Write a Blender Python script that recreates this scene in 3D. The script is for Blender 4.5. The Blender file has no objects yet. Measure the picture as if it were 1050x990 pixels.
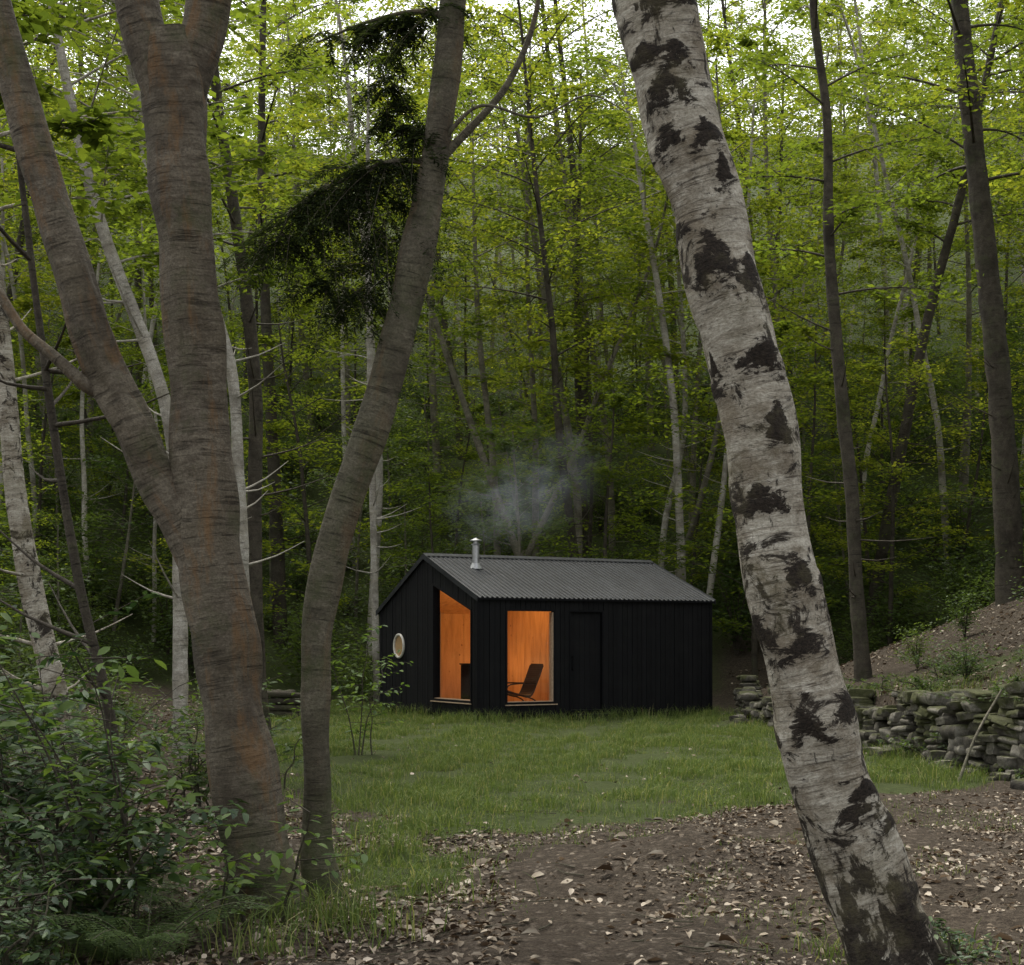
import bpy, bmesh, math, numpy as np
from mathutils import Vector, Euler
scene = bpy.context.scene
COL = scene.collection

# ------------------------------------------------------------------ helpers
def sstep(a, b, x):
    t = np.clip((x-a)/(b-a), 0, 1); return t*t*(3-2*t)

_ph = np.random.default_rng(3).uniform(0, 6.28, (40, 2)); _di = np.random.default_rng(4).uniform(0, 6.28, 40)
def snoise(x, y, scale=1.0, octs=4, off=0):
    s = 0; a = 1.0; f = 1.0/scale; tot = 0
    for o in range(octs):
        for k in range(4):
            i = (o*4+k+off) % 40
            s = s + a*np.sin((x*math.cos(_di[i])+y*math.sin(_di[i]))*f*(1+.17*k)+_ph[i, 0])*0.5
        tot += a; a *= .55; f *= 2.1
    return s/tot/1.0

WALL = np.array([(9.5,12.0),(7.6,13.2),(6.3,14.6),(5.65,16.2),(5.25,19),(5.15,22.5),(4.95,26),(4.75,29),(4.9,31.0),(5.6,34.0)])
def xw(y):
    return np.interp(y, WALL[:,1], WALL[:,0])
def hgt(x, y):
    x = np.asarray(x, float); y = np.asarray(y, float)
    b = np.clip(y-36, 0, 110)
    h = 0.46*b*b/(b+7)
    e = np.clip(x-xw(y)-.12, 0, 60)
    wy = sstep(11.5, 14.5, y)
    fy = 1-sstep(33, 46, y)*.6
    bank = sstep(0, .14, e)*(.52+.26*sstep(28,18,y))*(1-sstep(31,35,y)) + .42*e*e/(e+.9)*fy
    bank = bank*wy + (1-wy)*(.12*e)
    h = h + bank
    e = np.clip(-x-5.5, 0, 60)
    h = h + .22*e*e/(e+3)*sstep(4, 14, y)
    h = h - .16*np.exp(-(((x+2.9)/.9)**2+((y-8.2)/1.6)**2))
    h = h + .03*snoise(x, y, .5, 3) + .05*snoise(x, y, 2.2, 2, 9)*sstep(0,3,np.abs(y-31)) 
    m = np.exp(-(((x-1.4)/1.1)**2+((y-9.9)/.7)**2)); h = h + .18*m
    h = h + .025*snoise(x, y, .18, 2, 17)*sstep(14, 11, y)
    h = h + sstep(38,60,y)*1.2*snoise(x, y, 8, 2, 5)
    return h

POLY = np.array([(-7,33.5),(-4,36),(1,37),(4.6,33),(4.7,27),(5.1,20),(5.4,16.2),(4.6,15.2),(3.0,14.2),(1.6,13.0),(.6,12.4),(-.1,11.6),(-.5,10.7),(-.55,8.8),(-.8,8.6),(-.85,10.8),(-1.5,13.5),(-2.6,16),(-4,20.5),(-5.2,26)])
def sdf(x, y):
    d = np.full(x.shape, 1e9); ins = np.zeros(x.shape, bool)
    n = len(POLY)
    for i in range(n):
        a = POLY[i]; b = POLY[(i+1) % n]; ab = b-a
        t = np.clip(((x-a[0])*ab[0]+(y-a[1])*ab[1])/(ab@ab), 0, 1)
        d = np.minimum(d, np.hypot(x-a[0]-t*ab[0], y-a[1]-t*ab[1]))
        c = ((a[1] > y) != (b[1] > y)) & (x < (b[0]-a[0])*(y-a[1])/(b[1]-a[1]+1e-12)+a[0])
        ins ^= c
    return np.where(ins, -d, d)
CA = math.atan2(2.65, 4.78); CO = np.array([-.65, 28.5])
def in_cabin(x, y, m=0.0):
    dx = x-CO[0]; dy = y-CO[1]
    u = dx*math.cos(CA)+dy*math.sin(CA); v = -dx*math.sin(CA)+dy*math.cos(CA)
    return (u > -m) & (u < 5.47+m) & (v > -m) & (v < 4.56+m)

def mesh_from(name, V, F, mi=None, mats=(), smooth=False, attrs=None, val=True):
    V = np.ascontiguousarray(V, dtype=np.float32); F = np.ascontiguousarray(F, dtype=np.int32)
    me = bpy.data.meshes.new(name)
    me.vertices.add(len(V)); me.vertices.foreach_set("co", V.ravel())
    me.loops.add(F.size); me.loops.foreach_set("vertex_index", F.ravel())
    me.polygons.add(len(F)); me.polygons.foreach_set("loop_start", np.arange(0, F.size, 4, dtype=np.int32))
    if mi is not None: me.polygons.foreach_set("material_index", np.asarray(mi, dtype=np.int32))
    sm = np.full(len(F), bool(smooth)) if not isinstance(smooth, np.ndarray) else smooth
    me.polygons.foreach_set("use_smooth", sm)
    for m in mats: me.materials.append(m)
    if attrs:
        for k, (typ, arr) in attrs.items():
            a = me.attributes.new(k, typ, 'POINT')
            a.data.foreach_set("vector" if typ == 'FLOAT_VECTOR' else "value", np.ascontiguousarray(arr, dtype=np.float32).ravel())
    me.update(calc_edges=True)
    if val: me.validate()
    return me

def obj(name, me, parent=None, loc=(0,0,0), rot=(0,0,0), sc=(1,1,1)):
    o = bpy.data.objects.new(name, me); COL.objects.link(o)
    o.location = loc; o.rotation_euler = rot; o.scale = sc
    if parent: o.parent = parent
    return o

class Geo:
    def __init__(s): s.V=[]; s.F=[]; s.M=[]; s.S=[]; s.B=[]; s.C=[]; s.n=0
    def add(s, V, F, m=0, smooth=False, B=None, C=None):
        V = np.asarray(V, float).reshape(-1, 3); F = np.asarray(F, int).reshape(-1, 4)
        s.V.append(V); s.F.append(F+s.n); s.M.append(np.full(len(F), m)); s.S.append(np.full(len(F), smooth))
        s.B.append(V*1.0 if B is None else B); s.C.append(np.zeros(len(V)) if C is None else C); s.n += len(V)
    def pack(s):
        return [np.concatenate(q) for q in (s.V, s.F, s.M, s.S, s.B, s.C)]
    def mesh(s, name, mats, val=True):
        V, F, M, S, B, C = s.pack()
        return mesh_from(name, V, F, M, mats, S, {"bark_co": ('FLOAT_VECTOR', B), "scar": ('FLOAT', C)}, val)

def catmull(P, n):
    P = np.asarray(P, float)
    seg = np.linalg.norm(np.diff(P[:, :3], axis=0), axis=1); t = np.r_[0, np.cumsum(seg)]
    q = np.linspace(0, t[-1], n)
    i = np.clip(np.searchsorted(t, q, side='right')-1, 0, len(P)-2); u = (q-t[i])/(t[i+1]-t[i])
    m = np.zeros_like(P); m[1:-1] = (P[2:]-P[:-2])/((t[2:]-t[:-2])[:, None]); m[0] = (P[1]-P[0])/seg[0]; m[-1] = (P[-1]-P[-2])/seg[-1]
    h = (t[i+1]-t[i])[:, None]; u = u[:, None]
    return (2*u**3-3*u**2+1)*P[i]+(u**3-2*u**2+u)*h*m[i]+(-2*u**3+3*u**2)*P[i+1]+(u**3-u**2)*h*m[i+1]

def tube(g, P, n, sides, m=0, rough=0.0, seed=0, scars=None, flare=None):
    Q = catmull(P, n); C = Q[:, :3]; r = np.maximum(Q[:, 3], .001)
    T = np.gradient(C, axis=0); T /= np.linalg.norm(T, axis=1)[:, None]
    L = np.r_[0, np.cumsum(np.linalg.norm(np.diff(C, axis=0), axis=1))]
    ref = np.array([0.0, 1, 0]) if abs(T[0][1]) < .9 else np.array([1.0, 0, 0])
    U = np.zeros_like(C)
    for i in range(n):
        ref = ref-T[i]*(ref@T[i]); ref /= np.linalg.norm(ref); U[i] = ref
    W = np.cross(T, U)
    th = np.linspace(0, 2*math.pi, sides, endpoint=False)
    rr = np.repeat(r[:, None], sides, 1)
    if rough > 0:
        rg = np.random.default_rng(seed)
        f = 0
        for k in range(16):
            a = rg.integers(0, 6); b = rg.uniform(.6, 14)
            f = f+np.cos(a*th[None]+b*L[:, None]+rg.uniform(0, 6.28))*rg.uniform(.3, 1)/(1+.12*b)
        rr = rr*(1+rough*f*.3)
    if flare is not None:
        k, hh = flare
        rr = rr*(1+np.exp(-L/hh)[:, None]*k*(.5+.5*np.cos(5*th+1.0)[None])*1.0)
    sc = None
    if scars is not None:
        sc = np.zeros((n, sides))
        for (t0, l0, w, h) in scars:
            dth = (th-t0+math.pi) % (2*math.pi)-math.pi
            dl = (L-l0)[:, None]+np.abs(dth)[None]*h*.9/w
            f = 1-(dth[None]/w)**2-(dl/h)**2
            sc = np.maximum(sc, np.clip(f, 0, 1))
        rr = rr*(1+.05*np.sqrt(sc))
        sc = sc.ravel()
    V = C[:, None]+rr[..., None]*(np.cos(th)[None, :, None]*U[:, None]+np.sin(th)[None, :, None]*W[:, None])
    B = np.stack([rr*np.cos(th)[None], rr*np.sin(th)[None], np.repeat(L[:, None], sides, 1)+seed*3.7], -1)
    i = np.arange(n-1)[:, None]; j = np.arange(sides)[None]; j2 = (j+1) % sides
    F = np.stack([i*sides+j, i*sides+j2, (i+1)*sides+j2, (i+1)*sides+j], -1)
    g.add(V, F, m, True, B.reshape(-1, 3), sc)
    return C

def leaf4(g, c, size, rg, m=1, tilt=.45, wid=.5, dirs=None, droop=.15):
    n = len(c)
    a = rg.uniform(0, 6.283, n)
    d = np.stack([np.cos(a), np.sin(a), -droop+rg.normal(0, .25, n)], -1) if dirs is None else dirs
    d = d/np.linalg.norm(d, axis=1)[:, None]
    up = np.stack([rg.normal(0, tilt, n), rg.normal(0, tilt, n), np.ones(n)], -1)
    s = np.cross(d, up); s /= np.linalg.norm(s, axis=1)[:, None]
    L = (size*rg.uniform(.6, 1.25, n))[:, None]
    V = np.stack([c, c+d*L*.5+s*L*wid*.5, c+d*L, c+d*L*.5-s*L*wid*.5], 1).reshape(-1, 3)
    g.add(V, np.arange(4*n).reshape(-1, 4), m)

def leaf8(g, c, size, rg, m=1, tilt=.4, wid=.42, dirs=None, droop=.25, fold=.12, curl=.15):
    n = len(c)
    a = rg.uniform(0, 6.283, n)
    d = np.stack([np.cos(a), np.sin(a), -droop+rg.normal(0, .3, n)], -1) if dirs is None else dirs.copy()
    d /= np.linalg.norm(d, axis=1)[:, None]
    up = np.stack([rg.normal(0, tilt, n), rg.normal(0, tilt, n), np.ones(n)], -1)
    s = np.cross(d, up); s /= np.linalg.norm(s, axis=1)[:, None]
    nn = np.cross(s, d)
    L = (size*rg.uniform(.55, 1.2, n))[:, None]; w = L*wid*.5
    cu = curl*rg.uniform(.2, 1.6, n)[:, None]
    f = fold*rg.uniform(-.3, 1.5, n)[:, None]
    def p(t, k, z): return c+d*L*t+s*w*k+nn*L*(z-cu*t*t)
    V = np.stack([p(0,0,0), p(.33,.9,f*.6), p(.33,0,0), p(.33,-.9,f*.6), p(.68,.85,f*.6), p(.68,0,0), p(.68,-.85,f*.6), p(1,0,0)], 1).reshape(-1, 3)
    q = np.array([[0,1,2,3],[3,2,5,6],[2,1,4,5],[6,5,4,7]])
    F = (np.arange(n)[:, None, None]*8+q[None]).reshape(-1, 4)
    g.add(V, F, m, True)

def box(g, x0, x1, y0, y1, z0, z1, m=0):
    V = np.array([(x,y,z) for x in (x0,x1) for y in (y0,y1) for z in (z0,z1)], float)
    F = [(0,1,3,2),(4,6,7,5),(0,4,5,1),(2,3,7,6),(0,2,6,4),(1,5,7,3)]
    g.add(V, F, m)
def hexa(g, P, m=0):
    g.add(P, [(0,3,2,1),(4,5,6,7),(0,1,5,4),(1,2,6,5),(2,3,7,6),(3,0,4,7)], m)

# ------------------------------------------------------------------ materials
def newmat(name):
    m = bpy.data.materials.new(name); m.use_nodes = True
    nt = m.node_tree; nt.nodes.clear()
    out = nt.nodes.new('ShaderNodeOutputMaterial')
    return m, nt, out
def N(nt, t, **kw):
    n = nt.nodes.new(t)
    for k, v in kw.items(): setattr(n, k, v)
    return n
def ramp(nt, fac, stops, interp='LINEAR'):
    r = nt.nodes.new('ShaderNodeValToRGB'); cr = r.color_ramp; cr.interpolation = interp
    while len(cr.elements) < len(stops): cr.elements.new(.5)
    for e, (p, c) in zip(cr.elements, stops):
        e.position = p; e.color = (*c, 1) if len(c) == 3 else c
    nt.links.new(fac, r.inputs[0]); return r.outputs[0]
def mixc(nt, f, a, b, typ='MIX'):
    n = nt.nodes.new('ShaderNodeMix'); n.data_type = 'RGBA'; n.blend_type = typ
    for s, v in ((n.inputs[0], f), (n.inputs[6], a), (n.inputs[7], b)):
        if hasattr(v, 'links'): nt.links.new(v, s)
        else: s.default_value = v if not isinstance(v, tuple) else ((*v, 1) if len(v) == 3 else v)
    return n.outputs[2]
def mth(nt, op, a, b=0.0):
    n = nt.nodes.new('ShaderNodeMath'); n.operation = op
    for s, v in ((n.inputs[0], a), (n.inputs[1], b)):
        if hasattr(v, 'links'): nt.links.new(v, s)
        else: s.default_value = v
    return n.outputs[0]
def coords(nt, attr=None, scale=(1,1,1)):
    if attr: c = N(nt, 'ShaderNodeAttribute', attribute_name=attr).outputs['Vector']
    else: c = N(nt, 'ShaderNodeTexCoord').outputs['Object']
    mp = N(nt, 'ShaderNodeMapping'); mp.inputs['Scale'].default_value = scale
    nt.links.new(c, mp.inputs[0]); return mp.outputs[0]
def noise(nt, vec, scale, detail=4, rough=.6, dist=0.0):
    n = N(nt, 'ShaderNodeTexNoise'); n.inputs['Scale'].default_value = scale; n.inputs['Detail'].default_value = detail
    n.inputs['Roughness'].default_value = rough; n.inputs['Distortion'].default_value = dist
    nt.links.new(vec, n.inputs['Vector']); return n.outputs[0]
def principled(nt, out, col, rough=.8, spec=.3, bump=None, bstr=.4, bdist=.01, metal=0.0):
    p = N(nt, 'ShaderNodeBsdfPrincipled')
    for k, v in (('Base Color', col), ('Roughness', rough), ('Metallic', metal)):
        if hasattr(v, 'links'): nt.links.new(v, p.inputs[k])
        else: p.inputs[k].default_value = (*v, 1) if isinstance(v, tuple) else v
    p.inputs['Specular IOR Level'].default_value = spec
    if bump is not None:
        b = N(nt, 'ShaderNodeBump'); b.inputs['Strength'].default_value = bstr; b.inputs['Distance'].default_value = bdist
        nt.links.new(bump, b.inputs['Height']); nt.links.new(b.outputs[0], p.inputs['Normal'])
    nt.links.new(p.outputs[0], out.inputs[0]); return p

def mat_leaf(name, stops, trans=.45, gloss=.05, tint=(1.5,1.5,.8), ow=.0):
    m, nt, out = newmat(name)
    g = N(nt, 'ShaderNodeNewGeometry'); f = g.outputs['Random Per Island']
    if ow > 0:
        oi = N(nt, 'ShaderNodeAttribute', attribute_name='scar')
        f = mth(nt, 'ADD', mth(nt, 'MULTIPLY', f, 1-ow), mth(nt, 'MULTIPLY', oi.outputs['Fac'], ow))
    c = ramp(nt, f, stops)
    d = N(nt, 'ShaderNodeBsdfDiffuse'); nt.links.new(c, d.inputs[0])
    t = N(nt, 'ShaderNodeBsdfTranslucent'); nt.links.new(mixc(nt, 1.0, c, tint, 'MULTIPLY'), t.inputs[0])
    mx = N(nt, 'ShaderNodeMixShader'); mx.inputs[0].default_value = trans
    nt.links.new(d.outputs[0], mx.inputs[1]); nt.links.new(t.outputs[0], mx.inputs[2])
    res = mx.outputs[0]
    if gloss > 0:
        gl = N(nt, 'ShaderNodeBsdfGlossy'); gl.inputs['Roughness'].default_value = .45; gl.inputs[0].default_value = (.8,.85,.8,1)
        m2 = N(nt, 'ShaderNodeMixShader'); m2.inputs[0].default_value = gloss
        nt.links.new(res, m2.inputs[1]); nt.links.new(gl.outputs[0], m2.inputs[2]); res = m2.outputs[0]
    nt.links.new(res, out.inputs[0]); return m

M_CAN = mat_leaf('canopy_leaf', [(0,(.045,.07,.018)),(.4,(.085,.12,.026)),(.75,(.135,.168,.034)),(1,(.22,.235,.05))], .56, 0, tint=(2.2,2.05,.75), ow=.5)
M_UND = mat_leaf('understory_leaf', [(0,(.035,.058,.020)),(.5,(.07,.105,.030)),(1,(.12,.16,.045))], .45, .02, tint=(1.7,1.7,.8), ow=.5)
M_SHR = mat_leaf('shrub_leaf', [(0,(.016,.034,.014)),(.5,(.034,.062,.022)),(.85,(.058,.098,.030)),(1,(.12,.17,.055))], .35, .035)
M_LIGHTLEAF = mat_leaf('young_leaf', [(0,(.05,.09,.026)),(1,(.13,.19,.048))], .45, .02)
M_NEEDLE = mat_leaf('needle', [(0,(.014,.022,.010)),(1,(.045,.06,.026))], .25, 0)
M_GRASS = mat_leaf('grass_blade', [(0,(.055,.085,.022)),(.5,(.095,.135,.036)),(.85,(.145,.18,.055)),(1,(.27,.25,.12))], .35, .01, tint=(1.3,1.3,.75))
M_LITTER = mat_leaf('dead_leaf', [(0,(.045,.032,.022)),(.35,(.095,.070,.050)),(.65,(.16,.125,.09)),(.9,(.27,.22,.165)),(1,(.48,.41,.33))], .1, .02, tint=(1,.8,.6))

def mat_bark(name, cA, cB, cC, moss=.3, band=7.0, orange=0.0):
    m, nt, out = newmat(name)
    v = coords(nt, 'bark_co'); vb = coords(nt, 'bark_co', (1, 1, band*.5))
    big = noise(nt, v, 3.0, 6, .65); fine = noise(nt, vb, 8, 8, .72, .4); fi2 = noise(nt, v, 70, 4, .7)
    lines = noise(nt, coords(nt, 'bark_co', (1,1,18)), 2.2, 6, .7, .5); lm = noise(nt, v, 6, 3)
    c = ramp(nt, fine, [(.32, cA), (.66, cB)])
    c = mixc(nt, ramp(nt, big, [(.44,(0,0,0)),(.62,(.85,.85,.85))]), c, cC)
    lf = mth(nt, 'MULTIPLY', ramp(nt, lines, [(.55,(0,0,0)),(.63,(.8,.8,.8))]), ramp(nt, lm, [(.4,(.15,.15,.15)),(.6,(1,1,1))]))
    c = mixc(nt, lf, c, (cA[0]*.45, cA[1]*.45, cA[2]*.45))
    c = mixc(nt, .65, c, ramp(nt, fi2, [(.32,(.45,.45,.45)),(.68,(1.5,1.5,1.5))]), 'MULTIPLY')
    dk = noise(nt, v, 1.6, 6, .7)
    c = mixc(nt, ramp(nt, dk, [(.48,(0,0,0)),(.64,(.7,.7,.7))]), c, (cA[0]*.55, cA[1]*.52, cA[2]*.5))
    if orange > 0:
        og = noise(nt, coords(nt, 'bark_co', (1.5,1.5,.4)), 3.1, 6, .75, .3)
        c = mixc(nt, ramp(nt, og, [(.52,(0,0,0)),(.64,(orange,)*3)]), c, (.175,.095,.038))
    ms = noise(nt, v, 2.0, 6, .75)
    g = N(nt, 'ShaderNodeTexCoord'); sp = N(nt, 'ShaderNodeSeparateXYZ'); nt.links.new(g.outputs['Object'], sp.inputs[0])
    hz = N(nt, 'ShaderNodeMapRange'); hz.inputs[1].default_value = 0; hz.inputs[2].default_value = 1.2; hz.inputs[3].default_value = .14; hz.inputs[4].default_value = 0
    nt.links.new(sp.outputs[2], hz.inputs[0])
    mf = ramp(nt, mth(nt, 'ADD', ms, hz.outputs[0]), [(.53,(0,0,0)),(.70,(min(1,moss*1.8),)*3)])
    c = mixc(nt, mf, c, (.055,.064,.026))
    bump = mth(nt, 'ADD', mth(nt, 'MULTIPLY', lf, -.5), mth(nt, 'ADD', fine, mth(nt, 'MULTIPLY', fi2, .4)))
    principled(nt, out, c, .85, .2, bump, .9, .02); return m
M_BARK = mat_bark('smooth_brown_bark', (.070,.056,.040), (.180,.155,.115), (.105,.088,.060), .38, 7, .6)
M_BARKG = mat_bark('grey_green_bark', (.066,.058,.041), (.155,.138,.098), (.088,.083,.052), .5, 7, .25)
M_BARKD = mat_bark('dark_bark', (.03,.025,.018), (.085,.071,.053), (.055,.048,.034), .3, 2.0)
M_BARKB = mat_bark('background_bark', (.10,.09,.066), (.24,.215,.165), (.13,.12,.082), .35, 3.0)

def mat_birch(name):
    m, nt, out = newmat(name)
    v = coords(nt, 'bark_co'); h = coords(nt, 'bark_co', (1,1,5))
    big = noise(nt, v, 4, 6, .7); ban = noise(nt, h, 4, 8, .72, .6); fin = noise(nt, coords(nt,'bark_co',(1,1,1.5)), 60, 4, .7)
    c = ramp(nt, ban, [(.32,(.25,.22,.165)),(.5,(.42,.385,.31)),(.66,(.62,.585,.49))])
    c = mixc(nt, ramp(nt, big, [(.48,(0,0,0)),(.60,(.75,.75,.75))]), c, (.20,.165,.115))
    c = mixc(nt, .6, c, ramp(nt, fin, [(.32,(.45,.43,.40)),(.62,(1.15,1.15,1.15))]), 'MULTIPLY')
    lent = noise(nt, coords(nt,'bark_co',(1,1,20)), 4, 5, .7, .3)
    c = mixc(nt, mth(nt,'MULTIPLY', ramp(nt, lent, [(.56,(0,0,0)),(.62,(.85,.85,.85))]), ramp(nt, big, [(.38,(.3,.3,.3)),(.55,(1,1,1))])), c, (.05,.04,.03))
    at = N(nt, 'ShaderNodeAttribute', attribute_name='scar')
    n3 = noise(nt, coords(nt,'bark_co',(1,1,2.0)), 8, 8, .74, .8)
    f = mth(nt, 'ADD', mth(nt,'MULTIPLY', at.outputs['Fac'], .85), mth(nt, 'MULTIPLY', mth(nt, 'SUBTRACT', n3, .5), 3.4))
    dk = ramp(nt, fin, [(.3,(.008,.007,.006)),(.75,(.055,.043,.032))])
    c = mixc(nt, ramp(nt, f, [(.24,(0,0,0)),(.40,(.3,.3,.3)),(.49,(1,1,1))]), c, dk)
    pat = noise(nt, coords(nt,'bark_co',(1,1,1.4)), 3.6, 10, .74, .9)
    c = mixc(nt, ramp(nt, pat, [(.54,(0,0,0)),(.565,(.35,.35,.35)),(.59,(.97,.97,.97))]), c, dk)
    tcz = N(nt,'ShaderNodeTexCoord'); sp = N(nt,'ShaderNodeSeparateXYZ'); nt.links.new(tcz.outputs['Object'], sp.inputs[0])
    mr = N(nt,'ShaderNodeMapRange'); mr.inputs[1].default_value=0; mr.inputs[2].default_value=.85; mr.inputs[3].default_value=.18; mr.inputs[4].default_value=0; nt.links.new(sp.outputs[2], mr.inputs[0])
    lowp = noise(nt, coords(nt,'bark_co',(1,1,.4)), 8, 8, .7, .4)
    c = mixc(nt, ramp(nt, mth(nt,'ADD',lowp,mr.outputs[0]), [(.59,(0,0,0)),(.63,(.95,.95,.95))]), c, dk)
    mo = noise(nt, v, 2.3, 6, .75)
    c = mixc(nt, ramp(nt, mo, [(.52,(0,0,0)),(.68,(.5,.5,.5))]), c, (.13,.115,.06))
    bump = mth(nt, 'ADD', mth(nt,'MULTIPLY',f,.5), mth(nt,'ADD',ban,mth(nt,'ADD',pat,mth(nt,'MULTIPLY',fin,.4))))
    principled(nt, out, c, .85, .15, bump, .9, .02); return m
M_BIRCH = mat_birch('birch_bark')
M_BIRCHP = mat_bark('pale_birch_bark', (.22,.20,.165), (.50,.47,.41), (.30,.27,.21), .22, 4.0)

def mat_ground():
    m, nt, out = newmat('forest_floor')
    v = coords(nt)
    at = N(nt, 'ShaderNodeAttribute', attribute_name='grass'); al = N(nt, 'ShaderNodeAttribute', attribute_name='litter')
    n1 = noise(nt, v, 1.2, 6, .7); n2 = noise(nt, v, 14, 7, .75); n3 = noise(nt, v, 70, 4, .75)
    soil = ramp(nt, n2, [(.32,(.028,.021,.015)),(.5,(.068,.053,.039)),(.68,(.145,.118,.088))])
    soil = mixc(nt, ramp(nt, n1, [(.42,(0,0,0)),(.6,(.7,.7,.7))]), soil, (.044,.034,.024))
    soil = mixc(nt, .8, soil, ramp(nt, n3, [(.35,(.4,.4,.4)),(.65,(1.6,1.6,1.6))]), 'MULTIPLY')
    vo = N(nt, 'ShaderNodeTexVoronoi'); vo.inputs['Scale'].default_value = 22; vo.inputs['Randomness'].default_value = 1
    wv = N(nt,'ShaderNodeVectorMath', operation='ADD'); nt.links.new(v, wv.inputs[0])
    nn = N(nt,'ShaderNodeTexNoise'); nn.inputs['Scale'].default_value = 14; nt.links.new(v, nn.inputs['Vector'])
    sc = N(nt,'ShaderNodeVectorMath', operation='SCALE'); sc.inputs['Scale'].default_value = .12; nt.links.new(nn.outputs['Color'], sc.inputs[0])
    nt.links.new(sc.outputs[0], wv.inputs[1]); nt.links.new(wv.outputs[0], vo.inputs['Vector'])
    sepc = N(nt,'ShaderNodeSeparateColor'); nt.links.new(vo.outputs['Color'], sepc.inputs[0])
    leaf = ramp(nt, sepc.outputs[0], [(0,(.045,.034,.025)),(.5,(.09,.07,.052)),(.8,(.15,.12,.095)),(1,(.25,.21,.17))])
    leaf = mixc(nt, ramp(nt, vo.outputs['Distance'], [(.25,(0,0,0)),(.7,(.9,.9,.9))]), leaf, (.02,.016,.012))
    lf = mth(nt, 'MULTIPLY', al.outputs['Fac'], ramp(nt, n2, [(.42,(0,0,0)),(.54,(.8,.8,.8))]))
    c = mixc(nt, lf, soil, leaf)
    gr = ramp(nt, n2, [(.3,(.03,.04,.014)),(.6,(.06,.075,.025)),(.8,(.08,.07,.04))])
    gf = ramp(nt, mth(nt,'ADD',at.outputs['Fac'], mth(nt,'MULTIPLY',mth(nt,'SUBTRACT',n2,.5),1.0)), [(.35,(0,0,0)),(.7,(1,1,1))])
    c = mixc(nt, gf, c, gr)
    bump = mth(nt,'ADD', mth(nt,'ADD', n2, mth(nt,'MULTIPLY',n3,.35)), mth(nt,'MULTIPLY', vo.outputs['Distance'], .4))
    principled(nt, out, c, .95, .1, bump, .9, .05); return m

def simple(name, col, rough=.6, spec=.3, metal=0., var=.25, scale=20, stretch=(1,1,1), bstr=.15):
    m, nt, out = newmat(name)
    n = noise(nt, coords(nt, None, stretch), scale, 5, .65)
    c = ramp(nt, n, [(.3, tuple(k*(1-var) for k in col)), (.7, tuple(k*(1+var) for k in col))])
    principled(nt, out, c, rough, spec, n, bstr, .004, metal); return m

# ------------------------------------------------------------------ ground
def axis(segs):
    out = [segs[0][0]]
    for a, b, n in segs: out += list(np.linspace(a, b, n+1)[1:])
    return np.array(out)
X = axis([(-220,-60,20),(-60,-14,60),(-14,-6,70),(-6,9.5,260),(9.5,16,60),(16,60,60),(60,220,20)])
Y = axis([(-80,0,24),(0,5,30),(5,16,240),(16,37,190),(37,70,80),(70,150,60),(150,300,15)])
gx, gy = np.meshgrid(X, Y); gz = hgt(gx, gy)
nx, ny = len(X), len(Y)
i = np.arange(ny-1)[:, None]; j = np.arange(nx-1)[None]
F = np.stack([i*nx+j, i*nx+j+1, (i+1)*nx+j+1, (i+1)*nx+j], -1).reshape(-1, 4)
sd = sdf(gx, gy)+.5*snoise(gx, gy, .5, 3, 3)
gm = sstep(.25, -.35, sd)
trail = np.exp(-((gx-(5.4+.12*(gy-31)))/1.1)**2)*sstep(25,28,gy)*sstep(46,40,gy)
farg = sstep(35, 39, gy)*.85
gm = np.maximum(gm, farg)
gm = np.maximum(gm, sstep(.2,.8,gx-xw(gy))*sstep(13,15,gy)*sstep(27,22,gy)*np.clip(.35+.7*snoise(gx,gy,.9,3,18),0,1))
gm = gm*(1-.9*trail)
lit = np.clip(.55+.6*snoise(gx, gy, 1.3, 3, 7), 0, 1); lit = np.maximum(lit, sstep(-.2, -1.2, gx)*sstep(16,10,gy)*.95)
lit = np.maximum(lit, sstep(0, .5, gx-xw(gy))*.85*sstep(12,14,gy))
lit = lit*(1-.6*trail)
gme = mesh_from('ground', np.stack([gx, gy, gz], -1).reshape(-1, 3), F, None, [mat_ground()], True,
                {'grass': ('FLOAT', gm), 'litter': ('FLOAT', lit)})
obj('ground', gme)

# ------------------------------------------------------------------ grass
def blades(x, y, hh, w, rg, m=0, bend=.5):
    n = len(x); z = hgt(x, y)-.005
    a = rg.uniform(0, 6.283, n); b = a+rg.normal(1.57, .5, n)
    d = np.stack([np.cos(a), np.sin(a), 0*a], -1); s = np.stack([np.cos(b), np.sin(b), 0*a], -1)
    c = np.stack([x, y, z], -1); H = hh[:, None]; W = w[:, None]
    k = (bend*rg.uniform(.2, 1.3, n))[:, None]; up = np.array([0,0,1.])
    m1 = c+up*H*.55+d*H*k*.25; t = c+up*H*(1-.3*k)+d*H*k*.9
    V = np.stack([c-s*W*.5, c+s*W*.5, m1+s*W*.42, m1-s*W*.42, t+s*W*.08, t-s*W*.08], 1).reshape(-1, 3)
    q = np.array([[0,1,2,3],[3,2,4,5]]); F = (np.arange(n)[:, None, None]*6+q[None]).reshape(-1, 4)
    return V, F
rg = np.random.default_rng(11)
n = 520000
x = rg.uniform(-7.5, 5.8, n); y = 8+(37-8)*rg.uniform(0, 1, n)**1.2
s = sdf(x, y)+.5*snoise(x, y, .5, 3, 3)
den = sstep(.7, -1.2, s)*(.5+1.3*snoise(x, y, .45, 3, 14)+.2)
k = (rg.uniform(0, 1, n) < den) & ~in_cabin(x, y, -.02)
x, y = x[k], y[k]
hh = (.055+.05*snoise(x, y, .7, 3, 21)+.10*np.clip(snoise(x, y, .15, 2, 2)-.05,-.1,1)+.012*rg.normal(0, 1, len(x)))
hh = np.clip(hh, .02, .24)*rg.uniform(.6, 1.5, len(x))
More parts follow.
